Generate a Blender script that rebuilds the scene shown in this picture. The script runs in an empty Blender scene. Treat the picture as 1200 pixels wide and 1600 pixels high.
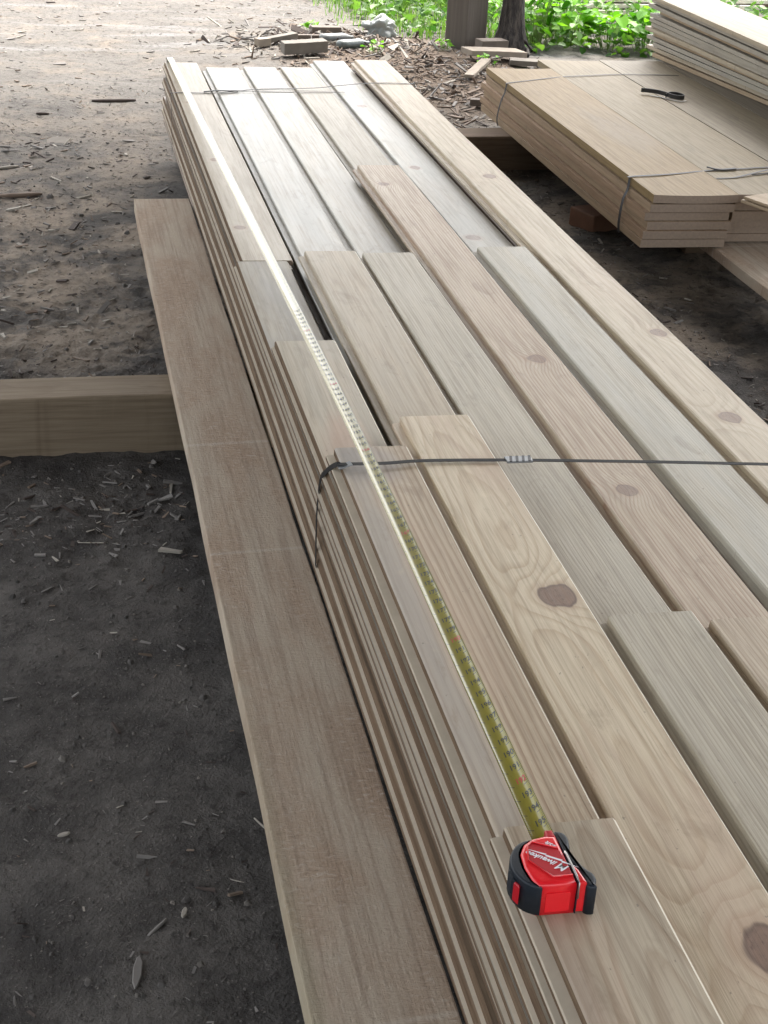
import bpy, bmesh, math, random
from mathutils import Vector, Matrix, noise as mnoise

random.seed(7)
R = math.radians
scene = bpy.context.scene
COL = scene.collection

# ------------------------------------------------------------------ helpers
def link(o, parent=None):
    COL.objects.link(o)
    if parent is not None:
        o.parent = parent
    return o

def mesh_obj(name, verts, faces, mat=None, parent=None, smooth=False):
    me = bpy.data.meshes.new(name)
    me.from_pydata([tuple(v) for v in verts], [], faces)
    me.update()
    if smooth:
        for p in me.polygons:
            p.use_smooth = True
    o = bpy.data.objects.new(name, me)
    if mat is not None:
        me.materials.append(mat)
    return link(o, parent)

def bm_obj(name, bm, mat=None, parent=None, smooth=False):
    me = bpy.data.meshes.new(name)
    bmesh.ops.recalc_face_normals(bm, faces=bm.faces[:])
    bm.to_mesh(me)
    bm.free()
    if smooth:
        for p in me.polygons:
            p.use_smooth = True
    if mat is not None:
        me.materials.append(mat)
    return link(bpy.data.objects.new(name, me), parent)

def tag(o, label=None, cat=None, group=None, kind=None):
    if label: o['label'] = label
    if cat: o['category'] = cat
    if group: o['group'] = group
    if kind: o['kind'] = kind
    return o

def empty(name, loc, rz=0.0):
    o = bpy.data.objects.new(name, None)
    o.location = loc
    o.rotation_euler = (0, 0, rz)
    return link(o)

def rough_box(sx, sy, sz, bev=0.004, jit=0.0, cuts=0, seed=0):
    """box from 0..sx, 0..sy, 0..sz with bevelled edges, optional uneven surface"""
    bm = bmesh.new()
    bmesh.ops.create_cube(bm, size=1.0)
    for v in bm.verts:
        v.co = Vector(((v.co.x + .5) * sx, (v.co.y + .5) * sy, (v.co.z + .5) * sz))
    if bev:
        bmesh.ops.bevel(bm, geom=bm.edges[:], offset=bev, segments=2, affect='EDGES', profile=.6)
    if cuts:
        ax = 0 if sx > sy else 1
        for k in range(1, cuts):
            co = [0, 0, 0]; co[ax] = (sx if ax == 0 else sy) * k / cuts
            no = [0, 0, 0]; no[ax] = 1
            bmesh.ops.bisect_plane(bm, geom=bm.verts[:] + bm.edges[:] + bm.faces[:], plane_co=co, plane_no=no)
    if jit:
        for v in bm.verts:
            p = Vector((v.co.x * 3 + seed * 7.1, v.co.y * 3, v.co.z * 9))
            v.co += jit * Vector((mnoise.noise(p), mnoise.noise(p + Vector((9, 3, 1))), mnoise.noise(p + Vector((2, 8, 5)))))
    return bm

def prism_bm(pts, z0, z1, bev=0.0, segs=3):
    bm = bmesh.new()
    a = [bm.verts.new((p[0], p[1], z0)) for p in pts]
    b = [bm.verts.new((p[0], p[1], z1)) for p in pts]
    n = len(pts)
    bm.faces.new(a[::-1]); top = bm.faces.new(b)
    for i in range(n):
        bm.faces.new((a[i], a[(i + 1) % n], b[(i + 1) % n], b[i]))
    bmesh.ops.recalc_face_normals(bm, faces=bm.faces[:])
    if bev:
        es = [e for e in bm.edges if all(abs(v.co.z - z1) < 1e-7 for v in e.verts)]
        bmesh.ops.bevel(bm, geom=es, offset=bev, segments=segs, affect='EDGES', profile=.6)
    return bm

# ------------------------------------------------------------------ node helpers
class NT:
    def __init__(self, name):
        self.m = bpy.data.materials.new(name)
        self.m.use_nodes = True
        self.t = self.m.node_tree
        self.t.nodes.clear()
        self.out = self.t.nodes.new('ShaderNodeOutputMaterial')
        self.b = self.t.nodes.new('ShaderNodeBsdfPrincipled')
        self.t.links.new(self.b.outputs[0], self.out.inputs[0])
    def _set(self, sock, v):
        if isinstance(v, bpy.types.NodeSocket):
            self.t.links.new(v, sock)
        else:
            if isinstance(v, tuple) and len(v) == 3 and sock.type == 'RGBA':
                v = (*v, 1)
            sock.default_value = v
    def inp(self, name, v):
        self._set(self.b.inputs[name], v)
    def coord(self, kind='Object'):
        return self.t.nodes.new('ShaderNodeTexCoord').outputs[kind]
    def sep(self, v):
        n = self.t.nodes.new('ShaderNodeSeparateXYZ'); self._set(n.inputs[0], v)
        return n.outputs[0], n.outputs[1], n.outputs[2]
    def comb(self, x, y, z):
        n = self.t.nodes.new('ShaderNodeCombineXYZ')
        for i, v in enumerate((x, y, z)): self._set(n.inputs[i], v)
        return n.outputs[0]
    def math(self, op, a, b=0.0, c=0.0, clamp=False):
        n = self.t.nodes.new('ShaderNodeMath'); n.operation = op; n.use_clamp = clamp
        self._set(n.inputs[0], a); self._set(n.inputs[1], b); self._set(n.inputs[2], c)
        return n.outputs[0]
    def vmath(self, op, a, b):
        n = self.t.nodes.new('ShaderNodeVectorMath'); n.operation = op
        self._set(n.inputs[0], a); self._set(n.inputs[1], b)
        return n.outputs[1] if op in ('LENGTH', 'DISTANCE', 'DOT_PRODUCT') else n.outputs[0]
    def noise(self, vec, scale=5.0, detail=3.0, rough=.55, dist=0.0):
        n = self.t.nodes.new('ShaderNodeTexNoise')
        self._set(n.inputs['Vector'], vec)
        n.inputs['Scale'].default_value = scale; n.inputs['Detail'].default_value = detail
        n.inputs['Roughness'].default_value = rough; n.inputs['Distortion'].default_value = dist
        return n.outputs[0]
    def voro(self, vec, scale=5.0, feature='F1', out=0):
        n = self.t.nodes.new('ShaderNodeTexVoronoi'); n.feature = feature
        self._set(n.inputs['Vector'], vec); n.inputs['Scale'].default_value = scale
        return n.outputs[out]
    def ramp(self, f, *stops, interp='LINEAR'):
        n = self.t.nodes.new('ShaderNodeValToRGB'); n.color_ramp.interpolation = interp
        e = n.color_ramp.elements
        while len(e) < len(stops): e.new(.5)
        for i, (p, c) in enumerate(stops):
            e[i].position = p
            e[i].color = (c, c, c, 1) if isinstance(c, (int, float)) else (*c, 1)
        self._set(n.inputs[0], f)
        return n.outputs[0]
    def mix(self, f, a, b, mode='MIX'):
        n = self.t.nodes.new('ShaderNodeMix'); n.data_type = 'RGBA'; n.blend_type = mode
        n.clamp_factor = True
        self._set(n.inputs[0], f); self._set(n.inputs[6], a); self._set(n.inputs[7], b)
        return n.outputs[2]
    def sstep(self, x, a, b):
        n = self.t.nodes.new('ShaderNodeMapRange'); n.interpolation_type = 'SMOOTHSTEP'
        self._set(n.inputs[0], x); n.inputs[1].default_value = a; n.inputs[2].default_value = b
        return n.outputs[0]
    def bump(self, h, strength=.3, dist=.002):
        n = self.t.nodes.new('ShaderNodeBump')
        n.inputs['Strength'].default_value = strength; n.inputs['Distance'].default_value = dist
        self._set(n.inputs['Height'], h)
        self.t.links.new(n.outputs[0], self.b.inputs['Normal'])

def plain(name, col, rough=.5, metal=0.0, spec=.5, var=.0, vs=30, bump=0, coat=0):
    k = NT(name)
    c = k.coord()
    if var:
        n = k.noise(c, vs, 4, .6)
        k.inp('Base Color', k.mix(n, tuple(x * (1 - var) for x in col), tuple(min(1, x * (1 + var)) for x in col)))
    else:
        k.inp('Base Color', col)
    k.inp('Roughness', rough); k.inp('Metallic', metal); k.inp('Specular IOR Level', spec)
    if coat:
        k.inp('Coat Weight', coat); k.inp('Coat Roughness', .12)
    if bump:
        k.bump(k.noise(c, vs * 3, 3, .6), bump, .001)
    return k.m

def pine(name, light, dark, seed=0, cx=.07, cz=-.05, drift=.01, spacing=.0075, ring=.5, knots=(), grey=0.0,
         greycol=(.385, .37, .325), rough=.5, wander=.02, pink=.0, stain=(), spec=.35, saw=0.0, axis='Y'):
    """pine seen as growth rings cut by the board; knots are (x, y, radius) in the board's own coordinates"""
    light, dark, greycol = (tuple(a * b for a, b in zip(c_, (1.05, .99, .90))) for c_ in (light, dark, greycol))
    k = NT(name)
    x, y, z = k.sep(k.coord())
    if axis == 'X':
        x, y = y, x
    sd = seed * 3.17
    pv = k.comb(k.math('ADD', x, sd), k.math('MULTIPLY', y, .16), k.math('MULTIPLY', z, 1.0))
    w1 = k.math('SUBTRACT', k.noise(pv, 6.0, 2, .5), .5)
    w2 = k.math('SUBTRACT', k.noise(pv, 34.0, 2, .5), .5)
    zz = k.math('ADD', k.math('SUBTRACT', z, cz), k.math('MULTIPLY', y, drift))
    zz = k.math('ADD', zz, k.math('MULTIPLY', w1, wander * 2.2))
    xx = k.math('ADD', k.math('SUBTRACT', x, cx), k.math('MULTIPLY', w1, wander * .9))
    r = k.math('SQRT', k.math('ADD', k.math('MULTIPLY', xx, xx), k.math('MULTIPLY', zz, zz)))
    r = k.math('ADD', r, k.math('MULTIPLY', w2, .005))
    kmask = None; halo = None; kcore = None
    for (kx, ky, kr) in knots:
        dx = k.math('SUBTRACT', x, kx); dy = k.math('SUBTRACT', y, ky)
        dy2 = k.math('MULTIPLY', dy, .85)
        d = k.math('SQRT', k.math('ADD', k.math('MULTIPLY', dx, dx), k.math('MULTIPLY', dy2, dy2)))
        dn = k.math('ADD', d, k.math('MULTIPLY', w2, kr * .95))
        q = k.math('DIVIDE', d, kr * 2.3)
        push = k.math('MULTIPLY', k.math('EXPONENT', k.math('MULTIPLY', k.math('MULTIPLY', q, q), -1.0)), kr * 1.05)
        r = k.math('ADD', r, push)
        m = k.sstep(dn, kr * 1.0, kr * .82)
        h = k.sstep(dn, kr * 1.55, kr * .9)
        rr = k.math('MULTIPLY', d, 1.0)
        kd = dn if kcore is None else k.math('MINIMUM', kd, dn)
        core = k.sstep(dn, kr * .95, kr * .72)
        kcore = core if kcore is None else k.math('MAXIMUM', kcore, core)
        kmask = m if kmask is None else k.math('MAXIMUM', kmask, m)
        halo = h if halo is None else k.math('MAXIMUM', halo, h)
    ph = k.math('FRACT', k.math('DIVIDE', r, spacing))
    lw = k.ramp(ph, (0.0, 0.15), (.45, .0), (.78, .75), (.9, 1.0), (1.0, .12))
    rv = k.noise(k.comb(k.math('MULTIPLY', r, 60), sd, 0.0), 1.0, 1, .5)
    lw = k.math('MULTIPLY', lw, k.math('ADD', k.math('MULTIPLY', rv, 1.2), .25), clamp=True)
    fib = k.noise(k.comb(k.math('MULTIPLY', x, 420), k.math('ADD', k.math('MULTIPLY', y, 9), sd), k.math('MULTIPLY', z, 420)), 1.0, 3, .65)
    fib2 = k.noise(k.comb(k.math('MULTIPLY', x, 110), k.math('ADD', k.math('MULTIPLY', y, 3), sd), k.math('MULTIPLY', z, 110)), 1.0, 3, .6)
    c = k.mix(k.math('MULTIPLY', lw, ring), light, dark)
    c = k.mix(k.math('MULTIPLY', k.sstep(fib2, .42, .70), .42), c, tuple(v * .72 for v in dark))
    c = k.mix(k.math('MULTIPLY', k.sstep(fib, .45, .72), .34), c, tuple(v * .55 for v in dark))
    big = k.noise(k.comb(k.math('ADD', k.math('MULTIPLY', x, 9), sd), k.math('MULTIPLY', y, 1.6), z), 1.0, 4, .6, .6)
    if pink:
        c = k.mix(k.math('MULTIPLY', k.sstep(big, .48, .68), pink), c, (.46, .33, .235))
    if grey:
        g2 = k.noise(k.comb(k.math('MULTIPLY', x, 16), k.math('ADD', k.math('MULTIPLY', y, 2.6), sd + 4), z), 1.0, 5, .62, .4)
        c = k.mix(k.math('MULTIPLY', k.sstep(g2, .30, .66), grey), c, greycol)
    for (sx, sy, sr, sy_r, scol, amt) in stain:
        dx = k.math('DIVIDE', k.math('SUBTRACT', x, sx), sr); dy = k.math('DIVIDE', k.math('SUBTRACT', y, sy), sy_r)
        d = k.math('SQRT', k.math('ADD', k.math('MULTIPLY', dx, dx), k.math('MULTIPLY', dy, dy)))
        d = k.math('ADD', d, k.math('MULTIPLY', k.math('SUBTRACT', big, .5), 1.2))
        c = k.mix(k.math('MULTIPLY', k.sstep(d, 1.0, .35), amt), c, scol)
    if halo is not None:
        kring = k.noise(k.comb(k.math('MULTIPLY', kd, 260), k.math('MULTIPLY', x, 30), k.math('MULTIPLY', y, 30)), 1.0, 2, .6)
        c = k.mix(k.math('MULTIPLY', halo, .35), c, (.34, .20, .12))
        c = k.mix(k.math('MULTIPLY', kmask, .9 if max(q_[2] for q_ in knots) > .025 else .72), c, k.mix(k.math('MULTIPLY', k.math('ADD', fib2, kring), .6), (.075, .04, .028), (.235, .135, .09)))
        # dark uneven bark ring round each knot
        ringm = k.math('MULTIPLY', k.math('MULTIPLY', kmask, k.math('SUBTRACT', 1.0, kcore)), k.sstep(fib2, .20, .5))
        c = k.mix(k.math('MULTIPLY', ringm, .75 if max(q_[2] for q_ in knots) > .025 else .5), c, (.06, .035, .025))
        # drying checks in the heart of the knot
        ck = k.noise(k.comb(k.math('MULTIPLY', x, 320), k.math('MULTIPLY', y, 90), sd), 1.0, 3, .7)
        c = k.mix(k.math('MULTIPLY', k.math('MULTIPLY', kcore, k.sstep(ck, .56, .64)), .35), c, (.03, .018, .014))
    # handling dirt
    sm = k.noise(k.comb(k.math('MULTIPLY', x, 22), k.math('ADD', k.math('MULTIPLY', y, 7), sd * 2), z), 1.0, 5, .7, .8)
    c = k.mix(k.math('MULTIPLY', k.sstep(sm, .54, .74), .38), c, tuple(v * .62 for v in dark))
    c = k.mix(k.math('MULTIPLY', k.sstep(sm, .44, .28), .22), c, tuple(min(.8, v * 1.18) for v in light))
    # small scuffs and dust specks
    sp = k.noise(k.comb(k.math('MULTIPLY', x, 150), k.math('MULTIPLY', y, 70), k.math('ADD', z, sd)), 1.0, 2, .5)
    c = k.mix(k.math('MULTIPLY', k.sstep(sp, .73, .78), .55), c, (.12, .10, .085))
    k.inp('Base Color', c)
    k.inp('Specular IOR Level', spec)
    k.inp('Roughness', k.math('ADD', k.math('MULTIPLY', fib2, .22), rough - .11))
    hgt = k.math('ADD', k.math('MULTIPLY', lw, -.4), k.math('MULTIPLY', fib, .8))
    if saw:
        sw = k.noise(k.comb(k.math('MULTIPLY', x, 45), k.math('MULTIPLY', y, 230), z), 1.0, 4, .7, .5)
        hgt = k.math('ADD', hgt, k.math('MULTIPLY', sw, saw))
    k.bump(hgt, .35, .0012)
    return k.m

# ------------------------------------------------------------------ camera
cam = bpy.data.cameras.new('camera')
co = bpy.data.objects.new('camera', cam)
link(co)
M = ((0.97818, -0.20042, 0.05468), (-0.04204, -0.44873, -0.89268), (0.20345, 0.87090, -0.44736))
right, up, back = Vector(M[0]), -Vector(M[1]), -Vector(M[2])
mw = Matrix((
    (right.x, up.x, back.x, 0), (right.y, up.y, back.y, 0), (right.z, up.z, back.z, 1.53), (0, 0, 0, 1)))
co.matrix_world = mw
cam.sensor_fit = 'VERTICAL'
cam.sensor_height = 24.0
cam.sensor_width = 18.0
cam.lens = 36.0
cam.clip_start = .02
cam.clip_end = 600
scene.camera = co

# ------------------------------------------------------------------ light
SUN_EL, SUN_AZ = 57, 20        # azimuth from +Y towards +X
w = bpy.data.worlds.new('World'); scene.world = w
w.use_nodes = True
nt = w.node_tree
bg = nt.nodes['Background']
sky = nt.nodes.new('ShaderNodeTexSky')
sky.sky_type = 'NISHITA'
sky.sun_disc = False
sky.sun_elevation = R(SUN_EL)
sky.sun_rotation = R(SUN_AZ)
sky.air_density = 1.3
sky.dust_density = 6.0
sky.ozone_density = .6
hs = nt.nodes.new('ShaderNodeHueSaturation')
hs.inputs['Saturation'].default_value = .36
nt.links.new(sky.outputs[0], hs.inputs['Color'])
nt.links.new(hs.outputs[0], bg.inputs[0])
bg.inputs[1].default_value = .15
sl = bpy.data.lights.new('sun', 'SUN')
sl.energy = .5
sl.angle = R(26)
sl.color = (1.0, .985, .955)
so = bpy.data.objects.new('sun', sl)
link(so)
d = Vector((math.sin(R(SUN_AZ)) * math.cos(R(SUN_EL)), math.cos(R(SUN_AZ)) * math.cos(R(SUN_EL)), math.sin(R(SUN_EL))))
so.rotation_euler = d.to_track_quat('Z', 'Y').to_euler()
so.location = d * 30
vs = scene.view_settings
vs.view_transform = 'Standard'; vs.look = 'None'; vs.gamma = 1; vs.use_curve_mapping = False
vs.exposure = 2.38
scene.cycles.use_denoising = True
scene.cycles.max_bounces = 6
scene.cycles.diffuse_bounces = 4
scene.cycles.sample_clamp_indirect = 6

# ------------------------------------------------------------------ ground
def gh(x, y):
    """height of the dirt"""
    h = .016 * mnoise.noise(Vector((x * 1.1, y * 1.1, 2))) + .007 * mnoise.noise(Vector((x * 5, y * 5, 7)))
    f = .0028 * mnoise.noise(Vector((x * 17, y * 17, 1))) + .0028 * mnoise.noise(Vector((x * 40, y * 40, 4)))
    # mound of bark and chips beyond the stacks
    dx, dy = (x - 1.9) / .75, (y - 8.1) / 1.0
    h += .05 * math.exp(-(dx * dx + dy * dy))
    # churned strip along the stack and in front of the cross timber
    q = math.exp(-((y - 4.2) / .9) ** 2) + .8 * math.exp(-((y - 2.95) / .3) ** 2)
    f *= 1 + 2.2 * q
    return h + f - .008

def axis_pts(segs):
    out = [segs[0][0]]
    for a, b, n in segs:
        out += [a + (b - a) * (i + 1) / n for i in range(n)]
    return out
xs = axis_pts([(-160, -8, 14), (-8, -1, 30), (-1, .45, 90), (.45, 1.2, 12), (1.2, 2.8, 90), (2.8, 5, 50), (5, 12, 20), (12, 160, 14)])
ys = axis_pts([(-80, -2, 14), (-2, .9, 20), (.9, 4.2, 200), (4.2, 7, 130), (7, 11, 120), (11, 20, 40), (20, 260, 24)])
nx, ny = len(xs), len(ys)
gv = [(x, y, gh(x, y)) for y in ys for x in xs]
gf = [(j * nx + i, j * nx + i + 1, (j + 1) * nx + i + 1, (j + 1) * nx + i) for j in range(ny - 1) for i in range(nx - 1)]

k = NT('packed_dirt')
c = k.coord()
n1 = k.noise(c, .8, 4, .6)
n2 = k.noise(c, 5.0, 6, .68)
n3 = k.noise(c, 42.0, 5, .7)
n4 = k.noise(c, 190.0, 3, .65)
gx, gy, gz = k.sep(c)
col = k.mix(k.sstep(n2, .3, .72), (.044, .040, .037), (.108, .098, .088))
pt = k.noise(c, 2.3, 5, .7, .5)
col = k.mix(k.math('MULTIPLY', k.sstep(pt, .40, .60), k.sstep(gy, 3.3, 4.4)), col, k.mix(n3, (.16, .128, .098), (.36, .298, .232)))
# paler tone beyond, darker tone near the bearers
yy = k.math('ADD', gy, k.math('MULTIPLY', k.math('SUBTRACT', n1, .5), 2.2))
col = k.mix(k.math('MULTIPLY', k.sstep(yy, 4.6, 7.6), k.sstep(n2, .15, .6)), col, (.145, .134, .120))
st = k.noise(k.comb(k.math('MULTIPLY', gx, .9), k.math('MULTIPLY', gy, 5.0), 0.0), 1.0, 4, .6)
col = k.mix(k.math('MULTIPLY', k.math('MULTIPLY', k.sstep(st, .52, .72), k.sstep(gy, 7.0, 8.6)), .55), col, (.25, .247, .242))
# bark mulch
mx = k.math('DIVIDE', k.math('SUBTRACT', gx, 1.9), .8); my = k.math('DIVIDE', k.math('SUBTRACT', gy, 8.0), 1.2)
md = k.math('ADD', k.math('ADD', k.math('MULTIPLY', mx, mx), k.math('MULTIPLY', my, my)), k.math('MULTIPLY', n2, .9))
col = k.mix(k.sstep(md, 1.6, .7), col, k.mix(n3, (.07, .048, .034), (.19, .145, .108)))
col = k.mix(k.math('MULTIPLY', k.sstep(n3, .50, .68), .75), col, (.035, .030, .027))
col = k.mix(k.math('MULTIPLY', k.sstep(n4, .60, .74), .6), col, (.26, .235, .205))
k.inp('Base Color', col)
k.inp('Roughness', .92); k.inp('Specular IOR Level', .15)
k.bump(k.math('ADD', k.math('MULTIPLY', n3, 1.0), k.math('MULTIPLY', n4, .35)), .8, .012)
ground = mesh_obj('ground', gv, gf, k.m, smooth=True)
tag(ground, 'packed dirt yard floor, dark near the lumber and paler beyond', 'ground', kind='structure')

# ------------------------------------------------------------------ the main stack of tongue and groove boards
T = .038
def ltop(i): return .44 + T - T * i          # top height of layer i
W = .146
PROF = [(.0175, 0), (.0150, -.0024), (.0145, -.0125), (.0022, -.0135), (.0005, -.0150), (.0005, -.0205), (.0018, -.0222), (.0145, -.0235),
        (.0145, -.0355), (.0162, -.0370), (.1425, -.0370), (.1440, -.0355), (.1440, -.0245), (.1320, -.0235), (.1320, -.0125),
        (.1440, -.0115), (.1447, -.0048), (.1402, 0)]

def board_mesh(name, L, seed, prof=None, bow=.0014, wob=.0018):
    ny_ = max(4, int(L / .16))
    verts, faces = [], []
    n = len(prof)
    cxp, czp = .075, -.019
    rings = [(0.0, .0014)] + [(.0016 + (L - .0032) * i / ny_, 0.0) for i in range(ny_ + 1)] + [(L, .0014)]
    ph = seed * 1.7
    for (yy_, ins) in rings:
        dz = bow * math.sin(yy_ * 1.3 + ph) + .0006 * math.sin(yy_ * 5 + ph)
        dx_ = wob * math.sin(yy_ * .9 + ph * 2)
        for (px, pz) in prof:
            sx = ins * (1 if px < cxp else -1); sz = ins * (1 if pz < czp else -1)
            verts.append((px + sx + dx_, yy_, pz + sz + dz))
    for j in range(len(rings) - 1):
        for i in range(n):
            a, b = j * n + i, j * n + (i + 1) % n
            faces.append((a, a + n, b + n, b))
    faces.append(tuple(range(n)))
    faces.append(tuple(range((len(rings) - 1) * n, len(rings) * n))[::-1])
    return verts, faces

mArris = plain('arris_highlight_tint', (.66, .60, .48), .5, var=.08, vs=60)  # pale tint paints the bright light line along the right chamfers
mCheek = pine('shaded_brown_cheek', (.165, .122, .088), (.095, .063, .045), 29, spec=.05, rough=.8, cx=.2, cz=-.04, spacing=.007, ring=.6)  # brown wood, darkened to paint the shade in the recesses between tongues
mTong = plain('lit_tongue_tint', (.50, .43, .335), .75, spec=.08, var=.2, vs=25)  # paler tint paints the light lying on the tongue ledges
mEnd = plain('shaded_end_grain', (.25, .185, .135), .8, var=.3, vs=90)  # darker end grain, with the shade on the board ends painted in
PROF_SIDE = [((.0085 + (x_ - .0005) * .45) if x_ < .0026 else x_, z_) for x_, z_ in PROF]
board_count = [0]
def board(label, x, y0, y1, layer, mat, group='tongue and groove boards in the main stack', dz=0.0, skew=0.0, prof=None):
    board_count[0] += 1
    s = board_count[0]
    v, f = board_mesh('pine_board', y1 - y0, s, prof=prof or PROF)
    o = mesh_obj('pine_board', v, f, mat)
    bm = bmesh.new(); bm.from_mesh(o.data)
    bmesh.ops.recalc_face_normals(bm, faces=bm.faces[:]); bm.to_mesh(o.data); bm.free()
    o.location = (x, y0, ltop(layer) + dz)
    o.rotation_euler = (0, 0, skew)
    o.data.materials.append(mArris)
    o.data.materials.append(mEnd)
    o.data.materials.append(mTong)
    o.data.materials.append(mCheek)
    npf = len(PROF)
    for p in o.data.polygons:
        if p.index < len(o.data.polygons) - 2:
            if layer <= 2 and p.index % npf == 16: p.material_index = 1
            if x < .5:
                e_ = p.index % npf
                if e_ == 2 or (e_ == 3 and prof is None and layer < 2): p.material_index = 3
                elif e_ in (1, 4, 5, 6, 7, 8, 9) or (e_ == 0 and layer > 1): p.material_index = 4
        else:
            p.material_index = 2
    tag(o, label, 'board', group)
    return o

NEAR = .25
LT, DK = (.46, .405, .325), (.28, .21, .145)
GY = (.34, .345, .335)
LTG, DKG = (.43, .395, .325), (.27, .235, .18)
LTP, DKP = (.455, .39, .305), (.29, .215, .15)
LTC, DKC = (.58, .51, .395), (.39, .29, .19)

# layer 0: the board the tape measure lies on
mA = pine('pine_sapwood', LT, DK, 1, cx=.10, cz=-.10, drift=.045, spacing=.009, ring=.7, wander=.03, pink=.5,
          stain=[(.02, .6, .03, .5, (.30, .22, .17), .5)])
board('pine board on top of the stack carrying the red tape measure', .442, NEAR, 1.283, 0, mA)
# layer 1
mB = pine('pine_wide_grain', (.47, .395, .30), (.28, .19, .12), 2, cx=-.03, cz=-.02, drift=.006, spacing=.0105, ring=.95, wander=.022, pink=.35,
          stain=[(.03, 1.6, .045, .8, (.33, .30, .265), .7), (.06, 2.05, .07, .10, (.22, .20, .19), .5)])
board('board under the tape blade, next step down from the red tape', .443, NEAR, 2.372, 1, mB)
m2a = pine('pine_knotty_pale', LTC, DKC, 3, cx=.08, cz=-.075, drift=.02, spacing=.0085, ring=.6, wander=.034, pink=.6,
           knots=[(.104, 1.831 - NEAR, .030), (.112, 1.095 - NEAR, .040)])
board('pale board with two big brown knots beside the tape measure', .588, NEAR, 2.497, 1, m2a)
m3a = pine('pine_grey_fine', LTG, DKG, 4, cx=.20, cz=-.02, drift=.012, spacing=.0058, ring=.75, grey=.3, wander=.016)
board('grey fine grained board ending short near the right edge', .732, NEAR, 1.770, 1, m3a)
m4a = pine('pine_brown_end', LTP, DKP, 5, cx=.17, cz=-.03, spacing=.0065, ring=.7, pink=.3, wander=.014)
board('brown board with its cut end at the right picture edge', .880, NEAR, 1.747, 1, m4a)
# layer 2
mC = pine('pine_grey_smooth', (.44, .39, .32), DKG, 6, cx=.09, cz=-.09, drift=.03, spacing=.013, ring=.35, grey=.55, spec=.2, wander=.04,
          stain=[(.07, 2.2, .06, .2, (.42, .27, .19), .6)])
board('short grey board end under the tape blade above the steel strap', .430, NEAR, 2.996, 2, mC, prof=PROF_SIDE)
m2b = pine('pine_tan_plain', (.43, .37, .285), (.29, .225, .155), 7, cx=.19, cz=-.05, spacing=.006, ring=.4, grey=.35, wander=.02)
board('plain tan board starting beside the dark gap at mid stack', .588, NEAR, 3.622, 2, m2b)
m3b = pine('pine_grey_green', LTG, DKG, 8, cx=-.06, cz=-.03, spacing=.0058, ring=.6, grey=.35, wander=.018)
board('long grey green board crossed by the strap seal', .734, NEAR, 3.606, 2, m3b)
m4b = pine('pine_pink_knotty', LTP, (.26, .15, .10), 9, cx=.20, cz=-.015, spacing=.0068, ring=.7, pink=.15, wander=.014,
           knots=[(.092, 2.865 - NEAR, .021), (.070, 2.241 - NEAR, .020), (.052, 4.244 - NEAR, .017)])
board('pinkish straight grained board with three small knots', .881, NEAR, 4.461, 2, m4b)
m5b = pine('pine_blue_grey', (.44, .415, .35), (.29, .255, .20), 10, cx=-.05, cz=-.02, spacing=.0052, ring=.55, grey=.55, greycol=(.385, .39, .37), wander=.012)
board('blue grey board with fine straight grain beside the cream edge board', 1.036, NEAR, 3.640, 2, m5b)
m6 = pine('pine_cream', (.50, .445, .35), (.34, .26, .18), 11, cx=.05, cz=-.06, drift=.012, spacing=.011, ring=.45, wander=.03, pink=.25,
          knots=[(.080, 2.533 - NEAR, .024), (.112, 3.002 - NEAR, .020), (.086, 4.339 - NEAR, .020)])
board('full length cream board along the right edge of the stack', 1.184, NEAR, 6.118, 2, m6)
# layer 3: the far half of the stack and what lies under the near half
mD = pine('pine_grey_stained', (.37, .345, .30), DKG, 12, cx=.08, cz=-.07, drift=.02, spacing=.012, ring=.3, grey=.75, greycol=(.235, .232, .22), spec=.2, wander=.04)
board('dark grey board with a black gap beside it under the tape', .427, NEAR, 3.660, 3, mD, dz=.0008, prof=PROF_SIDE)
mE = pine('pine_far_cream', (.39, .345, .28), (.28, .225, .16), 13, cx=.06, cz=-.07, drift=.015, spacing=.012, ring=.35, grey=.35, wander=.035,
          knots=[(.045, .29, .018), (.055, 1.01, .016), (.052, 1.82, .016)])
board('far left board that the tape hook grips', .440, 3.664, 6.205, 3, mE, prof=PROF_SIDE)
m2c = pine('pine_far_bluish', (.35, .335, .30), (.26, .235, .195), 14, rough=.42, spec=.28, cx=.18, cz=-.05, spacing=.009, ring=.3, grey=.7, greycol=(.36, .38, .385), wander=.03)
board('far bluish white board second from the left end corner', .594, NEAR, 6.115, 3, m2c)
m3c = pine('pine_far_grey', (.355, .33, .28), (.255, .22, .165), 15, rough=.43, spec=.3, cx=-.04, cz=-.05, spacing=.009, ring=.3, grey=.55, greycol=(.335, .345, .335), wander=.03)
board('far grey cream board third from the left end corner', .744, NEAR, 6.135, 3, m3c)
m4c = pine('pine_far_plain', (.375, .345, .29), (.27, .235, .18), 16, cx=.2, cz=-.06, spacing=.008, ring=.3, grey=.3, wander=.03)
board('far pale plain board fourth from the left end corner', .892, NEAR, 6.150, 3, m4c)
m5c = pine('pine_far_sheen', (.385, .37, .335), (.28, .25, .20), 17, rough=.42, spec=.3, cx=-.03, cz=-.05, spacing=.008, ring=.35, grey=.6, greycol=(.38, .405, .41), wander=.02,
           knots=[(.055, 5.46 - NEAR, .018), (.055, 4.583 - NEAR, .018), (.050, 3.843 - NEAR, .022)])
board('far knotty silver board sunk beside the cream edge board', 1.046, NEAR, 6.300, 3, m5c)

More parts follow.
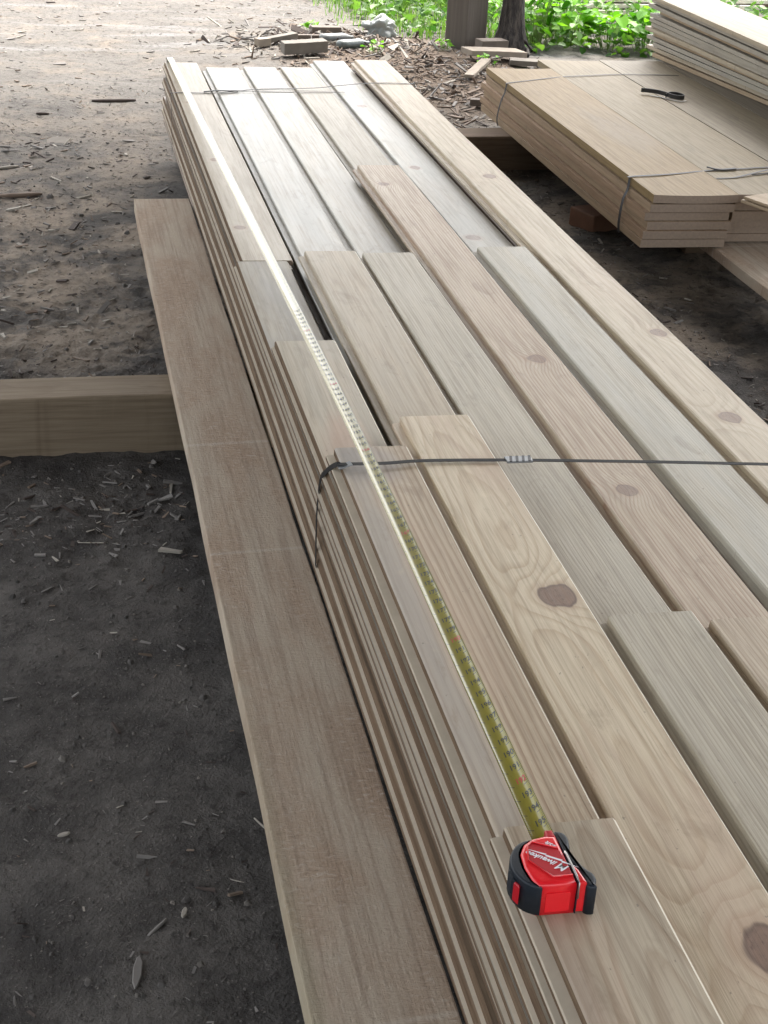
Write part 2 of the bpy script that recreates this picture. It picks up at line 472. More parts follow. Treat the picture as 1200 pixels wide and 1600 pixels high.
mS = [pine('pine_edge_%s' % n, a, b, 20 + i, cx=.2, cz=-.04, spacing=.007, ring=.6, grey=g, pink=p)
      for i, (n, a, b, g, p) in enumerate((('brown', (.145, .105, .078), (.09, .06, .042), .0, .2), ('tan', (.19, .145, .105), (.115, .08, .056), .0, .2), ('grey', (.17, .14, .108), (.11, .085, .062), .1, .0)))]  # browns deepened so the wood colour carries the shade of the stack side
side = [('brown board edge four layers above the rough plank', 4, -.003, mS[2]),
        ('board edge three layers above the rough plank, left side', 5, .004, mS[0]),
        ('board edge two layers above the rough plank, left side', 6, -.004, mS[1]),
        ('board edge one layer above the lowest, left side of main stack', 7, -.006, mS[0])]
for lab, ly, dx_, mt in side:
    board(lab, .434 + dx_, NEAR + random.uniform(-.05, .05), 6.12 + random.uniform(-.03, .05), ly, mt, 'board edges on the left side of the main stack', prof=PROF_SIDE)
board('lowest board edge at the dark gap along the rough plank', .446, NEAR, 6.13, 8, mS[1], 'board edges on the left side of the main stack')
for ly in range(3, 9):
    board('board buried under the cream edge board of the main stack', 1.184 + random.uniform(-.004, .004), NEAR, 6.1 + random.uniform(-.04, .03), ly,
          random.choice(mS), 'boards buried under the right edge board')
for ci, x0 in enumerate((.592, .740, .888, 1.040)):
    board('board buried in the middle of the main stack', x0, NEAR, 6.1 + random.uniform(-.04, .02), 4, random.choice(mS), 'boards buried inside the main stack')

# ------------------------------------------------------------------ rough plank and bearers
mPl = NT('rough_sawn_plank')
k = mPl
c = k.coord(); x, y, z = k.sep(c)
b1 = k.noise(k.comb(k.math('MULTIPLY', x, 7), k.math('MULTIPLY', y, 2.2), z), 1.0, 5, .62, .5)
b2 = k.noise(k.comb(k.math('MULTIPLY', x, 260), k.math('MULTIPLY', y, 34), k.math('MULTIPLY', z, 90)), 1.0, 4, .7)
b3 = k.noise(k.comb(k.math('MULTIPLY', x, 60), k.math('MULTIPLY', y, 170), z), 1.0, 4, .7, .8)
b4 = k.noise(k.comb(k.math('MULTIPLY', x, 120), k.math('MULTIPLY', y, 3), z), 1.0, 3, .6)
col = k.mix(k.sstep(b1, .35, .66), (.45, .375, .29), (.38, .28, .20))
col = k.mix(k.math('MULTIPLY', k.sstep(b4, .42, .70), .42), col, (.20, .14, .10))
col = k.mix(k.math('MULTIPLY', k.math('MULTIPLY', k.sstep(b3, .52, .70), k.sstep(b1, .42, .62)), .6), col, (.58, .51, .43))
col = k.mix(k.math('MULTIPLY', k.math('MULTIPLY', k.sstep(b3, .46, .32), k.sstep(b1, .42, .62)), .5), col, (.15, .105, .075))
col = k.mix(k.math('MULTIPLY', k.sstep(b2, .55, .75), .3), col, (.60, .55, .48))
# greenish bark strip along the outer edge
ed = k.math('ADD', x, k.math('MULTIPLY', b1, .02))
col = k.mix(k.math('MULTIPLY', k.sstep(ed, .040, .012), k.math('MULTIPLY', k.sstep(y, 2.2, .4), .6)), col, (.27, .25, .16))
for ln, wdt in ((2.63, .012), (2.14, .010), (.95, .008)):
    dl = k.math('ABSOLUTE', k.math('SUBTRACT', k.math('ADD', y, k.math('MULTIPLY', x, -.07)), ln))
    col = k.mix(k.math('MULTIPLY', k.sstep(dl, wdt, 0.0), .2), col, (.66, .61, .54))
k.inp('Base Color', col); k.inp('Roughness', .85); k.inp('Specular IOR Level', .2)
k.bump(k.math('ADD', k.math('MULTIPLY', b3, 1.0), k.math('MULTIPLY', b2, .5)), .7, .004)
pl = bm_obj('rough_plank', rough_box(.176, 4.56, .042, .003, .0025, 40, 3), mPl.m)
pl.location = (.259, .35, .1365)
tag(pl, 'wide rough sawn brown plank lying along the left foot of the stack', 'plank')

def timber_mat(name, a, b, seed, axis='X'):
    return pine(name, a, b, seed, cx=.05, cz=-.35, spacing=.019, ring=.3, grey=.4, greycol=tuple(v * .75 for v in a), wander=.06, rough=.8, spec=.15, saw=.5, axis=axis)
mBear = timber_mat('bearer_wood', (.20, .165, .125), (.12, .088, .06), 31)
mBear2 = timber_mat('bearer_wood_dark', (.15, .115, .085), (.08, .05, .035), 32)
b = bm_obj('cross_timber', rough_box(2.1, .135, .155, .007, .006, 24, 5), mBear)
b.location = (-.62, 3.345, -.019); b.rotation_euler = (0, 0, R(1.0))
tag(b, 'squared grey timber lying across the dirt under the plank and stack', 'timber')
b = bm_obj('cross_timber', rough_box(3.3, .16, .15, .007, .005, 24, 8), mBear2)
b.location = (.5, 5.955, -.014); b.rotation_euler = (0, 0, R(1.2))
tag(b, 'dark bearer timber under the far ends of both stacks', 'timber')
b = bm_obj('cross_timber', rough_box(1.2, .13, .15, .007, .005, 12, 9), mBear2)
b.location = (.28, .62, -.014)
tag(b, 'hidden bearer timber under the near end of the main stack', 'timber')
b = bm_obj('wood_block', rough_box(1.5, .14, .072, .006, .006, 12, 12), plain('reddish_wood', (.17, .085, .05), .7, var=.4, vs=14, bump=.4))
b.location = (1.895, 5.10, -.012); b.rotation_euler = (0, 0, R(20))
tag(b, 'reddish brown wood block end under the low wide stack', 'block')
b = bm_obj('wood_block', rough_box(1.3, .12, .078, .006, .006, 12, 13), mBear2)
b.location = (1.98, 5.13, .058)
tag(b, 'dark square bearer on top of the reddish block', 'block')

# ------------------------------------------------------------------ low stack of wide boards
T2 = .0275
def wmat(name, a, b, seed, **kw):
    return pine(name, a, b, seed, cx=kw.pop('cx', .14), cz=kw.pop('cz', -.10), drift=.02, spacing=.014, ring=kw.pop('ring', .3), wander=.05, rough=.6, spec=.25, **kw)
wm = [wmat('wide_board_honey', (.235, .172, .084), (.165, .11, .05), 41, stain=[(.2, .9, .12, .5, (.20, .16, .11), .5)]),
      wmat('wide_board_cream', (.205, .170, .104), (.155, .12, .068), 42),
      wmat('wide_board_pale', (.20, .176, .130), (.152, .124, .085), 43),
      wmat('wide_board_grey', (.18, .165, .14), (.135, .115, .092), 44)]
we = [wmat('wide_edge_rosy', (.30, .215, .145), (.20, .13, .08), 45, ring=.5), wmat('wide_edge_tan', (.31, .236, .162), (.21, .15, .092), 46, ring=.5)]
def wide(label, x, y0, y1, w_, layer, mat, cup=0.0, group='wide boards in the low stack', skew=0.0):
    nxs, nys = 8, 16
    verts, faces = [], []
    L = y1 - y0; zt = 0.0; zb = -T2 + .0018
    for j in range(nys + 1):
        for i in range(nxs + 1):
            u = i / nxs
            cz_ = cup * (2 * u - 1) ** 2
            verts.append((u * w_, L * j / nys, zt + cz_))
    off = len(verts)
    for j in range(nys + 1):
        for i in range(nxs + 1):
            u = i / nxs
            verts.append((u * w_, L * j / nys, zb + cup * (2 * u - 1) ** 2))
    r = nxs + 1
    for j in range(nys):
        for i in range(nxs):
            a = j * r + i
            faces.append((a, a + 1, a + 1 + r, a + r))
            faces.append((off + a, off + a + r, off + a + 1 + r, off + a + 1))
    for j in range(nys):
        a = j * r; faces.append((a, a + r, off + a + r, off + a))
        a = j * r + nxs; faces.append((a, off + a, off + a + r, a + r))
    for i in range(nxs):
        a = i; faces.append((a, off + a, off + a + 1, a + 1))
        a = nys * r + i; faces.append((a, a + 1, off + a + 1, off + a))
    o = mesh_obj('wide_board', verts, faces, mat)
    o.data.materials.append(mEnd)
    for p in list(o.data.polygons)[-2 * nxs:]: p.material_index = 1
    o.data.update()
    o.location = (x, y0, .136 + T2 * (6 - layer)); o.rotation_euler = (0, 0, skew)
    tag(o, label, 'board', group)
    return o
top_lab = ['honey coloured wide board on the left of the low stack', 'cream wide board under the loose strap ends of low stack',
           'pale wide board carrying the bent black strap', 'grey wide board partly under the thin board pile', 'rightmost wide board of the low stack under the pile']
fars = [6.53, 6.74, 6.76, 6.77, 6.72]
xc = [1.858, 2.152, 2.446, 2.740, 3.034]
for i in range(5):
    wide(top_lab[i], xc[i], 4.49 + .012 * i, fars[i], .288, 0, wm[min(i, 3)], cup=.0035 if i == 0 else .001)
side_lab = ['second board down on the left side of the low stack', 'third board down on the left side of the low stack', 'fourth board down on the left side of the low stack',
            'fifth board down on the left side of the low stack', 'bottom board on the left side of the low stack']
end_lab = ['second board down at the near end, right column of low stack', 'third board down at the near end, right column of low stack',
           'fourth board down at the near end, right column of low stack', 'fifth board down at the near end, right column of low stack', 'bottom board at the near end, right column of low stack']
so_ = [-.006, -.020, -.012, -.026, -.030]
eo = [.000, .004, -.006, -.015, -.015]
fo = [6.50, 6.52, 6.50, 6.50, 6.46]
for l in range(1, 6):
    wide(side_lab[l - 1], 1.858 + so_[l - 1], 4.49 + eo[l - 1], fo[l - 1], .286, l, we[l % 2])
    wide(end_lab[l - 1], 2.150 + so_[l - 1] * .5, 4.51 - eo[l - 1] * 1.5, 6.6, .288, l, we[(l + 1) % 2])
    for i in (2, 3, 4):
        wide('wide board buried inside the low stack', xc[i], 4.51, 6.7, .288, l, we[(l + i) % 2], group='wide boards buried in the low stack')

# plank under the low stack and thin boards lying on its near corner
p2 = bm_obj('rough_plank', rough_box(.25, 2.4, .034, .003, .003, 24, 21), mPl.m)
p2.location = (2.085, 2.35, .098)
tag(p2, 'rough grey plank poking out below the low stack at right', 'plank')
b = bm_obj('cross_timber', rough_box(.9, .12, .105, .006, .004, 8, 33), mBear2)
b.location = (1.98, 2.5, -.008)
tag(b, 'hidden timber under the near end of the right hand plank', 'timber')
p3 = bm_obj('cross_timber', rough_box(1.5, .12, .1, .006, .004, 8, 35), mBear2)
p3.location = (2.15, 4.85, -.004)
tag(p3, 'dark timber in the shade under the low stack', 'timber')
mThin = [pine('thin_board_%s' % n, a, b, 50 + i, cx=.15, cz=-.05, spacing=.01, ring=.35, rough=.6, spec=.25, grey=g)
         for i, (n, a, b, g) in enumerate((('cream', (.40, .36, .29), (.30, .24, .17), .1), ('tan', (.36, .285, .20), (.25, .18, .115), .1), ('grey', (.33, .315, .29), (.22, .20, .175), .5)))]
for i, lab in enumerate(('lower thin board on the near corner of the low stack', 'upper thin board on the near corner of the low stack')):
    bm = rough_box(1.5, .22, .009, .0015)
    o = bm_obj('thin_board', bm, mThin[1])
    o.location = (2.112 + .006 * i, 4.402 - .004 * i, .3012 + .0035 + .0115 * i); o.rotation_euler = (0, 0, R(21))
    # the board runs away to the right; its width lies towards the viewer
    for v in o.data.vertices: v.co.y -= .22
    tag(o, lab, 'board', 'thin boards lying on the near corner of the low stack')

# pile of thin boards standing on the low stack
nb = 13
rng = random.Random(3)
places = ['bottom', 'second', 'third', 'fourth', 'fifth', 'sixth', 'seventh', 'eighth', 'ninth', 'tenth', 'eleventh', 'twelfth']
zc = .3045
for i in range(nb):
    th = .0168
    gap = .0
    bm = rough_box(.285, 2.35, th, .0015, .0012, 10, i + 40)
    o = bm_obj('thin_board', bm, mThin[0] if i == nb - 1 else mThin[rng.choice((0, 1, 2, 2))])
    f = i / (nb - 1)
    ang = 6.0 * (1 - f) ** 1.5
    ox = rng.uniform(-.018, .018) + (-.03 if i == nb - 1 else 0)
    far = 6.90 + rng.uniform(-.05, .06)
    a = R(ang)
    # keep the far left corner in place while the board swings
    o.rotation_euler = (0, 0, a)
    p = Vector((2.735 + ox, far, 0)) - Vector((-math.sin(a) * 2.35, math.cos(a) * 2.35, 0))
    o.location = (p.x, p.y, zc)
    zc += th + rng.choice((.0008, .0015, .004, .006))
    if i == nb - 1:
        lab = 'pale top board of the thin board pile at upper right'
    else:
        lab = '%s thin board counting up from the bottom of the upper right pile' % places[i]
    tag(o, lab, 'board', 'thin boards in the pile on the low stack')

# ------------------------------------------------------------------ straps
mStrap = plain('steel_strap', (.014, .014, .0145), .6, metal=.0, spec=.15, var=.35, vs=60)
mSeal = plain('strap_seal', (.26, .27, .28), .4, metal=.6, var=.2, vs=40)
mWire = plain('dark_strap', (.035, .033, .033), .55, spec=.4)

def ribbon(name, pts, width, mat, parent=None, thick=.0009, side=None, res=6):
    """band of given width following pts; side gives the width direction"""
    P = [Vector(p) for p in pts]
    Q = []
    for i in range(len(P) - 1):
        p0, p1, p2, p3 = P[max(0, i - 1)], P[i], P[i + 1], P[min(len(P) - 1, i + 2)]
        for s in range(res):
            t = s / res
            Q.append(.5 * ((2 * p1) + (p2 - p0) * t + (2 * p0 - 5 * p1 + 4 * p2 - p3) * t * t + (3 * p1 - p0 - 3 * p2 + p3) * t ** 3))
    Q.append(P[-1])
    verts, faces = [], []
    sd = Vector(side or (0, 1, 0)).normalized()
    for i, q in enumerate(Q):
        tg = (Q[min(i + 1, len(Q) - 1)] - Q[max(0, i - 1)]).normalized()
        s_ = (sd - tg * sd.dot(tg)).normalized()
        nrm = tg.cross(s_).normalized()
        for (a, b_) in ((-.5, -.5), (.5, -.5), (.5, .5), (-.5, .5)):
            verts.append(q + s_ * a * width + nrm * b_ * thick)
    for i in range(len(Q) - 1):
        for j in range(4):
            a, b_ = i * 4 + j, i * 4 + (j + 1) % 4
            faces.append((a, b_, b_ + 4, a + 4))
    faces.append((3, 2, 1, 0)); n = len(Q) * 4; faces.append((n - 4, n - 3, n - 2, n - 1))
    o = mesh_obj(name, verts, faces, mat, parent)
    bm = bmesh.new(); bm.from_mesh(o.data); bmesh.ops.recalc_face_normals(bm, faces=bm.faces[:]); bm.to_mesh(o.data); bm.free()
    return o

s1 = empty('strap_band', (.46, 2.30, .44))
tag(s1, 'dark steel strap stretched across the middle of the main stack', 'strap')
def lo(*p): return (p[0] - .46, p[1] - 2.30, p[2] - .44)
ribbon('band', [lo(.4385, 2.384, .140), lo(.4375, 2.386, .20), lo(.4365, 2.39, .30), lo(.4375, 2.375, .375), lo(.4415, 2.345, .408), lo(.449, 2.305, .4385), lo(.462, 2.290, .4470),
                lo(.53, 2.290, .4460), lo(.60, 2.296, .4452), lo(.735, 2.288, .4450), lo(.90, 2.270, .4450), lo(1.1, 2.245, .4450), lo(1.30, 2.222, .4405),
                lo(1.336, 2.216, .420), lo(1.338, 2.216, .14)], .0105, mStrap, s1)
bm = rough_box(.046, .021, .0042, .001)
o = bm_obj('seal', bm, mSeal, s1)
o.location = lo(.742, 2.2765, .4430)
for i in range(4):
    bm = rough_box(.0045, .0225, .0016, .0004)
    e = bm_obj('crimp', bm, plain('crimp_dark', (.06, .06, .065), .5, metal=.5) if i == 0 else o_cr, o)
    if i == 0: o_cr = e.data.materials[0]
    e.location = (.004 + .011 * i, -.0008, .0036); e.rotation_euler = (0, 0, R(-14))
bm = rough_box(.024, .015, .0022, .0006)
o = bm_obj('corner_clip', bm, mSeal, s1)
o.location = lo(.452, 2.279, .4415); o.rotation_euler = (0, R(-14), R(8))

s2 = empty('strap_band', (.45, 5.65, .38))
tag(s2, 'thin dark strap around the far end of the main stack', 'strap')
def lo(*p): return (p[0] - .45, p[1] - 5.65, p[2] - .38)
ribbon('band', [lo(.437, 5.60, .15), lo(.437, 5.61, .30), lo(.4375, 5.625, .352), lo(.452, 5.632, .3655), lo(.60, 5.634, .3660), lo(.75, 5.70, .3675), lo(.97, 5.715, .3720), lo(1.07, 5.70, .3860),
                lo(1.19, 5.66, .4045), lo(1.32, 5.655, .4040), lo(1.338, 5.65, .390), lo(1.338, 5.65, .15)], .0085, mWire, s2)
ribbon('loose_end', [lo(.60, 5.652, .368), lo(.68, 5.655, .371), lo(.80, 5.66, .3675), lo(.95, 5.665, .3668), lo(1.08, 5.675, .3668)], .006, mWire, s2)
ribbon('twist', [lo(.555, 5.642, .368), lo(.60, 5.640, .373), lo(.65, 5.655, .370), lo(.68, 5.668, .3675)], .011, mWire, s2, thick=.003)

s3 = empty('strap_band', (1.85, 6.2, .3))
tag(s3, 'black strap around the far end of the low stack', 'strap')
def lo(*p): return (p[0] - 1.85, p[1] - 6.2, p[2] - .3)
ribbon('band', [lo(1.822, 6.16, .138), lo(1.818, 6.17, .17), lo(1.832, 6.18, .235), lo(1.846, 6.185, .268), lo(1.8525, 6.19, .30), lo(1.858, 6.195, .3055), lo(1.97, 6.27, .3025), lo(2.12, 6.345, .3035), lo(2.20, 6.37, .3045), lo(2.45, 6.43, .3045), lo(2.70, 6.43, .3035)],
       .009, mWire, s3, side=(-.3, 1, 0))
s4 = empty('strap_band', (1.85, 4.7, .3))
tag(s4, 'black strap around the near end of the low stack with loose curled ends', 'strap')
def lo(*p): return (p[0] - 1.85, p[1] - 4.7, p[2] - .3)
ribbon('band', [lo(1.822, 4.66, .133), lo(1.818, 4.66, .17), lo(1.830, 4.68, .235), lo(1.846, 4.69, .268), lo(1.8525, 4.70, .30), lo(1.859, 4.705, .3065), lo(2.02, 4.752, .3030), lo(2.15, 4.79, .3040), lo(2.30, 4.82, .3045), lo(2.44, 4.845, .3045), lo(2.9, 4.88, .3045)],
       .011, mWire, s4, side=(-.3, 1, 0))
ribbon('loose_end', [lo(2.155, 4.695, .3035), lo(2.22, 4.705, .304), lo(2.30, 4.745, .307), lo(2.40, 4.795, .313), lo(2.52, 4.87, .318)], .010, mWire, s4, side=(-.3, 1, 0))
ribbon('loose_end', [lo(2.30, 4.742, .304), lo(2.40, 4.772, .306), lo(2.55, 4.82, .309)], .010, mWire, s4, side=(-.3, 1, 0))
ribbon('twist', [lo(2.17, 4.82, .310), lo(2.21, 4.80, .306), lo(2.27, 4.81, .307)], .012, mWire, s4, side=(-.3, 1, 0), thick=.004)

# bent black strap offcut lying on the low stack
mBlk = plain('black_plastic', (.012, .012, .013), .35, spec=.5)
t = empty('strap_offcut', (2.405, 5.97, .3035)); t.scale = (.8, .8, .8)
tag(t, 'black strap offcut bent into a loop lying on the pale board', 'strap offcut')
ribbon('loop', [(-.03, .085, .018), (.02, .055, .019), (.06, .012, .018), (.085, -.05, .016), (.11, -.085, .016), (.14, -.075, .016), (.145, -.035, .016), (.125, .005, .016), (.09, .005, .016), (.065, -.02, .012)],
       .021, mBlk, t, thick=.004, side=(0, 0, 1))
ribbon('pale_edge', [(.0, .035, .002), (.04, -.005, .002), (.075, -.06, .002), (.11, -.105, .002), (.15, -.085, .002)], .007, plain('pale_plastic', (.6, .6, .58), .5), t)

# ------------------------------------------------------------------ the tape measure
Z0 = .4785
tm = empty('tape_measure', (.470, 1.175, Z0))
tag(tm, 'red and navy tape measure lying on its side with the blade pulled out', 'tape measure')
def round_outline(pts, sub=3):
    out = []
    n = len(pts)
    for i in range(n):
        p0, p1, p2, p3 = (Vector(pts[(i + d_) % n]) for d_ in (-1, 0, 1, 2))
        for s_ in range(sub):
            t = s_ / sub
            q = .5 * ((2 * p1) + (p2 - p0) * t + (2 * p0 - 5 * p1 + 4 * p2 - p3) * t * t + (3 * p1 - p0 - 3 * p2 + p3) * t ** 3)
            out.append((q.x, q.y))
    return out
def L2(pts): return [(x - .470, y - 1.175) for x, y in pts]
mRed = plain('red_plastic', (.80, .012, .02), .30, spec=.5, coat=.25, var=.06, vs=50)
mRedD = plain('deep_red_plastic', (.45, .010, .018), .40, spec=.4)
mNavy = plain('navy_rubber', (.012, .017, .024), .5, spec=.4, var=.3, vs=90, bump=.15)
mWhite = plain('white_print', (.80, .80, .82), .5)
mSteel = plain('clip_steel', (.45, .44, .42), .3, metal=.9)
body = [(.4490, 1.1395), (.4885, 1.1385), (.4890, 1.2120), (.4760, 1.2140), (.4620, 1.2110), (.4505, 1.2030), (.4430, 1.1890), (.4415, 1.1680), (.4440, 1.1490)]
cb = bm_obj('case_body', prism_bm(L2(body), .0, .0405, .006, 4), mRed, tm, True)
# recessed badge with a raised rim
badge = [(.4535, 1.1985), (.4600, 1.2035), (.4840, 1.1905), (.4865, 1.1480), (.4660, 1.1480), (.4480, 1.1760)]
bo = bm_obj('badge', prism_bm(L2(badge), .0400, .0411, .0004, 1), mRedD, cb)
rim = [Vector((x, y, .0415)) for x, y in L2(badge)]
def tube(name, pts, r, mat, parent, n=8):
    verts, faces = [], []
    P = [Vector(p) for p in pts]
    for i, p in enumerate(P):
        tg = (P[min(i + 1, len(P) - 1)] - P[max(0, i - 1)]).normalized()
        a = tg.orthogonal().normalized(); b_ = tg.cross(a)
        for j in range(n):
            an = 2 * math.pi * j / n
            verts.append(p + (a * math.cos(an) + b_ * math.sin(an)) * r)
    for i in range(len(P) - 1):
        for j in range(n):
            faces.append((i * n + j, i * n + (j + 1) % n, (i + 1) * n + (j + 1) % n, (i + 1) * n + j))
    faces.append(tuple(range(n))[::-1]); faces.append(tuple(range((len(P) - 1) * n, len(P) * n)))
    return mesh_obj(name, verts, faces, mat, parent, True)
tube('badge_rim', [rim[3], rim[4], rim[5], rim[0], rim[1], rim[2]], .0009, mRed, cb)
# faceted panel on the near side
bm = rough_box(.026, .0012, .024, .0006)
o = bm_obj('near_panel', bm, mRed, cb); o.location = (-.013, -.0371, .004)
leftr = [(.4600, 1.2125), (.4470, 1.2085), (.4370, 1.1975), (.4305, 1.1830), (.4300, 1.1660), (.4345, 1.1520), (.4420, 1.1430), (.4515, 1.1380), (.4515, 1.1410),
         (.4455, 1.1500), (.4430, 1.1680), (.4445, 1.1880), (.4515, 1.2010), (.4625, 1.2090)]
lr = bm_obj('rubber_cover', prism_bm(round_outline(L2(leftr), 2), .001, .0375, .0032, 4), mNavy, tm, True)
o = bm_obj('brake_button', prism_bm([(-.0425, -.012), (-.0395, -.017), (-.037, -.005), (-.0385, .004), (-.0425, .0)], .012, .031, .002, 2), mNavy, tm)
o2 = bm_obj('red_gap', prism_bm([(-.0415, -.017), (-.038, -.026), (-.036, -.022), (-.0385, -.015)], .008, .030, .001, 1), mRedD, tm)
strip = [(.4905, 1.1390), (.4990, 1.1385), (.4965, 1.1580), (.4905, 1.1730)]
bm_obj('red_strip', prism_bm(L2(strip), .001, .0385, .002, 2), mRed, tm)
nose = [(.4780, 1.2100), (.4885, 1.2100), (.4880, 1.2230), (.4800, 1.2235)]
bm_obj('blade_mouth', prism_bm(L2(nose), .004, .0395, .003, 3), mRedD, tm)
rightr = [(.4890, 1.2225), (.4990, 1.2215), (.5025, 1.2130), (.5010, 1.2020), (.4985, 1.1900), (.5010, 1.1760), (.5055, 1.1630), (.5110, 1.1540), (.5115, 1.1450), (.5085, 1.1390),
          (.5080, 1.1335), (.4985, 1.1365), (.4978, 1.1580), (.4912, 1.1760), (.4895, 1.2000)]
bm_obj('rubber_foot', prism_bm(round_outline(L2(rightr)), .0, .0365, .004, 4), mNavy, tm, True)
dark = [(.4892, 1.1372), (.4903, 1.1372), (.4903, 1.2050), (.4892, 1.2050)]
bm_obj('seam', prism_bm(L2(dark), .0, .0398, 0), mNavy, tm)
tube('belt_clip', [(.0195, .010, .0385), (.0195, .009, .0412), (.0197, .004, .0420), (.0200, -.012, .0420), (.0202, -.030, .0415), (.0203, -.0375, .0385), (.0203, -.0385, .020)], .0011, mSteel, tm)

def text_obj(name, body_, size, mat, parent, loc, rot, shear=0.0, ext=.0002, xs_=1.0):
    cu = bpy.data.curves.new(name, 'FONT')
    cu.body = body_; cu.size = size; cu.shear = shear; cu.extrude = ext
    cu.align_x = 'CENTER'; cu.align_y = 'CENTER'; cu.offset = size * .012
    tmp = bpy.data.objects.new(name, cu)
    COL.objects.link(tmp)
    dg = bpy.context.evaluated_depsgraph_get()
    me = bpy.data.meshes.new_from_object(tmp.evaluated_get(dg))
    bpy.data.objects.remove(tmp)
    me.materials.clear(); me.materials.append(mat)
    for v in me.vertices: v.co.x *= xs_
    o = bpy.data.objects.new(name, me)
    o.location = loc; o.rotation_euler = rot
    return link(o, parent)
# the script logo reads from the lower right to the upper left, bolt below it
text_obj('lettering', 'ilwaukee', .0098, mWhite, bo, (-.0075, .0025, .0414), (0, 0, R(139)), shear=.35, xs_=.98)
text_obj('lettering', 'M', .0155, mWhite, bo, (.0102, -.0150, .0414), (0, 0, R(139)), shear=.35, xs_=.85)
def local_rot(pts, ang, ox, oy, z):
    ca, sa = math.cos(ang), math.sin(ang)
    return [(ox + x * ca - y * sa, oy + x * sa + y * ca, z) for x, y in pts]
bolt = [(-.026, .0), (-.008, .0022), (-.009, .0006), (.010, .0024), (.009, .0008), (.029, .0024), (.010, -.0010), (.011, .0006), (-.008, -.0014), (-.007, .0002)]
v = local_rot(bolt, R(139), .0062, .0005, .0414)
bmx = prism_bm([(a, b_) for a, b_, _ in v], .0411, .0416, 0)
bm_obj('bolt_mark', bmx, mWhite, bo)
text_obj('lettering', '25ft', .0075, mWhite, cb, (.0085, .0225, .0408), (0, 0, R(128)), shear=.2)

# blade: a curled steel ribbon running to the hook at the far end
def lerp_tab(t, tab):
    for i in range(len(tab) - 1):
        if t <= tab[i + 1][0]:
            a, b_ = tab[i], tab[i + 1]
            u = (t - a[0]) / (b_[0] - a[0])
            u2 = u * u * (3 - 2 * u)
            return a[1] + (b_[1] - a[1]) * (u * .5 + u2 * .5)
    return tab[-1][1]
def lin_tab(t, tab):
    t = min(max(t, tab[0][0]), tab[-1][0])
    for a, b_ in zip(tab, tab[1:]):
        if t <= b_[0]: return a[1] + (b_[1] - a[1]) * (t - a[0]) / (b_[0] - a[0])
    return tab[-1][1]
BY0, BY1 = 1.215, 6.2085
ZT = [(1.2, .4925), (1.8, .4925), (2.2, .4890), (2.6, .4800), (3.0, .4680), (3.5, .4545), (4.0, .4395), (4.85, .4130), (5.6, .3915), (6.21, .3780)]
ROLL = [(1.2, 24), (1.5, 14), (1.9, 2), (2.4, -5), (3.1, -3), (4.0, 0), (6.3, 0)]
BW = .0265
def blade_frame(y):
    x = .4865 + (.4785 - .4865) * (y - BY0) / (BY1 - BY0)
    z = sum(lin_tab(y + dd * .06, ZT) for dd in range(-4, 5)) / 9
    ro = R(lerp_tab(y, ROLL))
    s_ = Vector((math.cos(ro), 0, math.sin(ro))); nrm = Vector((-math.sin(ro), 0, math.cos(ro)))
    return Vector((x, y, z)), s_, nrm
def blade_pt(y, u, h=0.0):
    """u in -.5 .. .5 across, curled upward at both lips"""
    c_, s_, n_ = blade_frame(y)
    flat = 1.0 if y < 6.1 else max(.3, (6.25 - y) / .15)
    th = u * 1.55 * flat
    rr = BW / (1.55 * flat)
    return c_ + s_ * rr * math.sin(th) + n_ * (rr * (1 - math.cos(th)) + h)
org = Vector((.470, 1.175, Z0))
NB, NU = 150, 12
verts, faces = [], []
uvs = []
for i in range(NB + 1):
    y = BY0 + (BY1 - BY0) * i / NB
    for j in range(NU + 1):
        verts.append(blade_pt(y, j / NU - .5) - org); uvs.append((j / NU, BY1 - y))
for i in range(NB):
    for j in range(NU):
        a = i * (NU + 1) + j
        faces.append((a, a + 1, a + NU + 2, a + NU + 1))
k = NT('tape_blade')
uvn = k.t.nodes.new('ShaderNodeUVMap'); uvn.uv_map = 'UVMap'
ux, uy, _ = k.sep(uvn.outputs[0])
INCH = .0254
# inch ticks, half and eighth ticks along both lips
fr = k.math('ABSOLUTE', k.math('SUBTRACT', k.math('FRACT', k.math('DIVIDE', uy, INCH)), .5))
t1 = k.math('GREATER_THAN', fr, .475)
fr8 = k.math('ABSOLUTE', k.math('SUBTRACT', k.math('FRACT', k.math('DIVIDE', uy, INCH / 8)), .5))
t8 = k.math('GREATER_THAN', fr8, .36)
edge = k.math('ABSOLUTE', k.math('SUBTRACT', ux, .5))
e1 = k.math('GREATER_THAN', edge, .22); e8 = k.math('GREATER_THAN', edge, .40)
ink = k.math('MAXIMUM', k.math('MULTIPLY', t1, e1), k.math('MULTIPLY', t8, e8))
wear = k.noise(k.coord(), 60, 3, .6)
yel = k.mix(wear, (.205, .175, .012), (.29, .245, .026))
k.inp('Base Color', k.mix(k.math('MULTIPLY', ink, .9), yel, (.02, .02, .015)))
k.inp('Roughness', .4); k.inp('Specular IOR Level', .15)
k.inp('Coat Weight', .62); k.inp('Coat Roughness', .17); k.inp('Coat IOR', 1.55)
bl = mesh_obj('blade', verts, faces, k.m, tm, True)
uvl = bl.data.uv_layers.new(name='UVMap')
for lp in bl.data.loops:
    uvl.data[lp.index].uv = uvs[lp.vertex_index]
sol = bl.modifiers.new('thickness', 'SOLIDIFY'); sol.thickness = .0003; sol.offset = 0
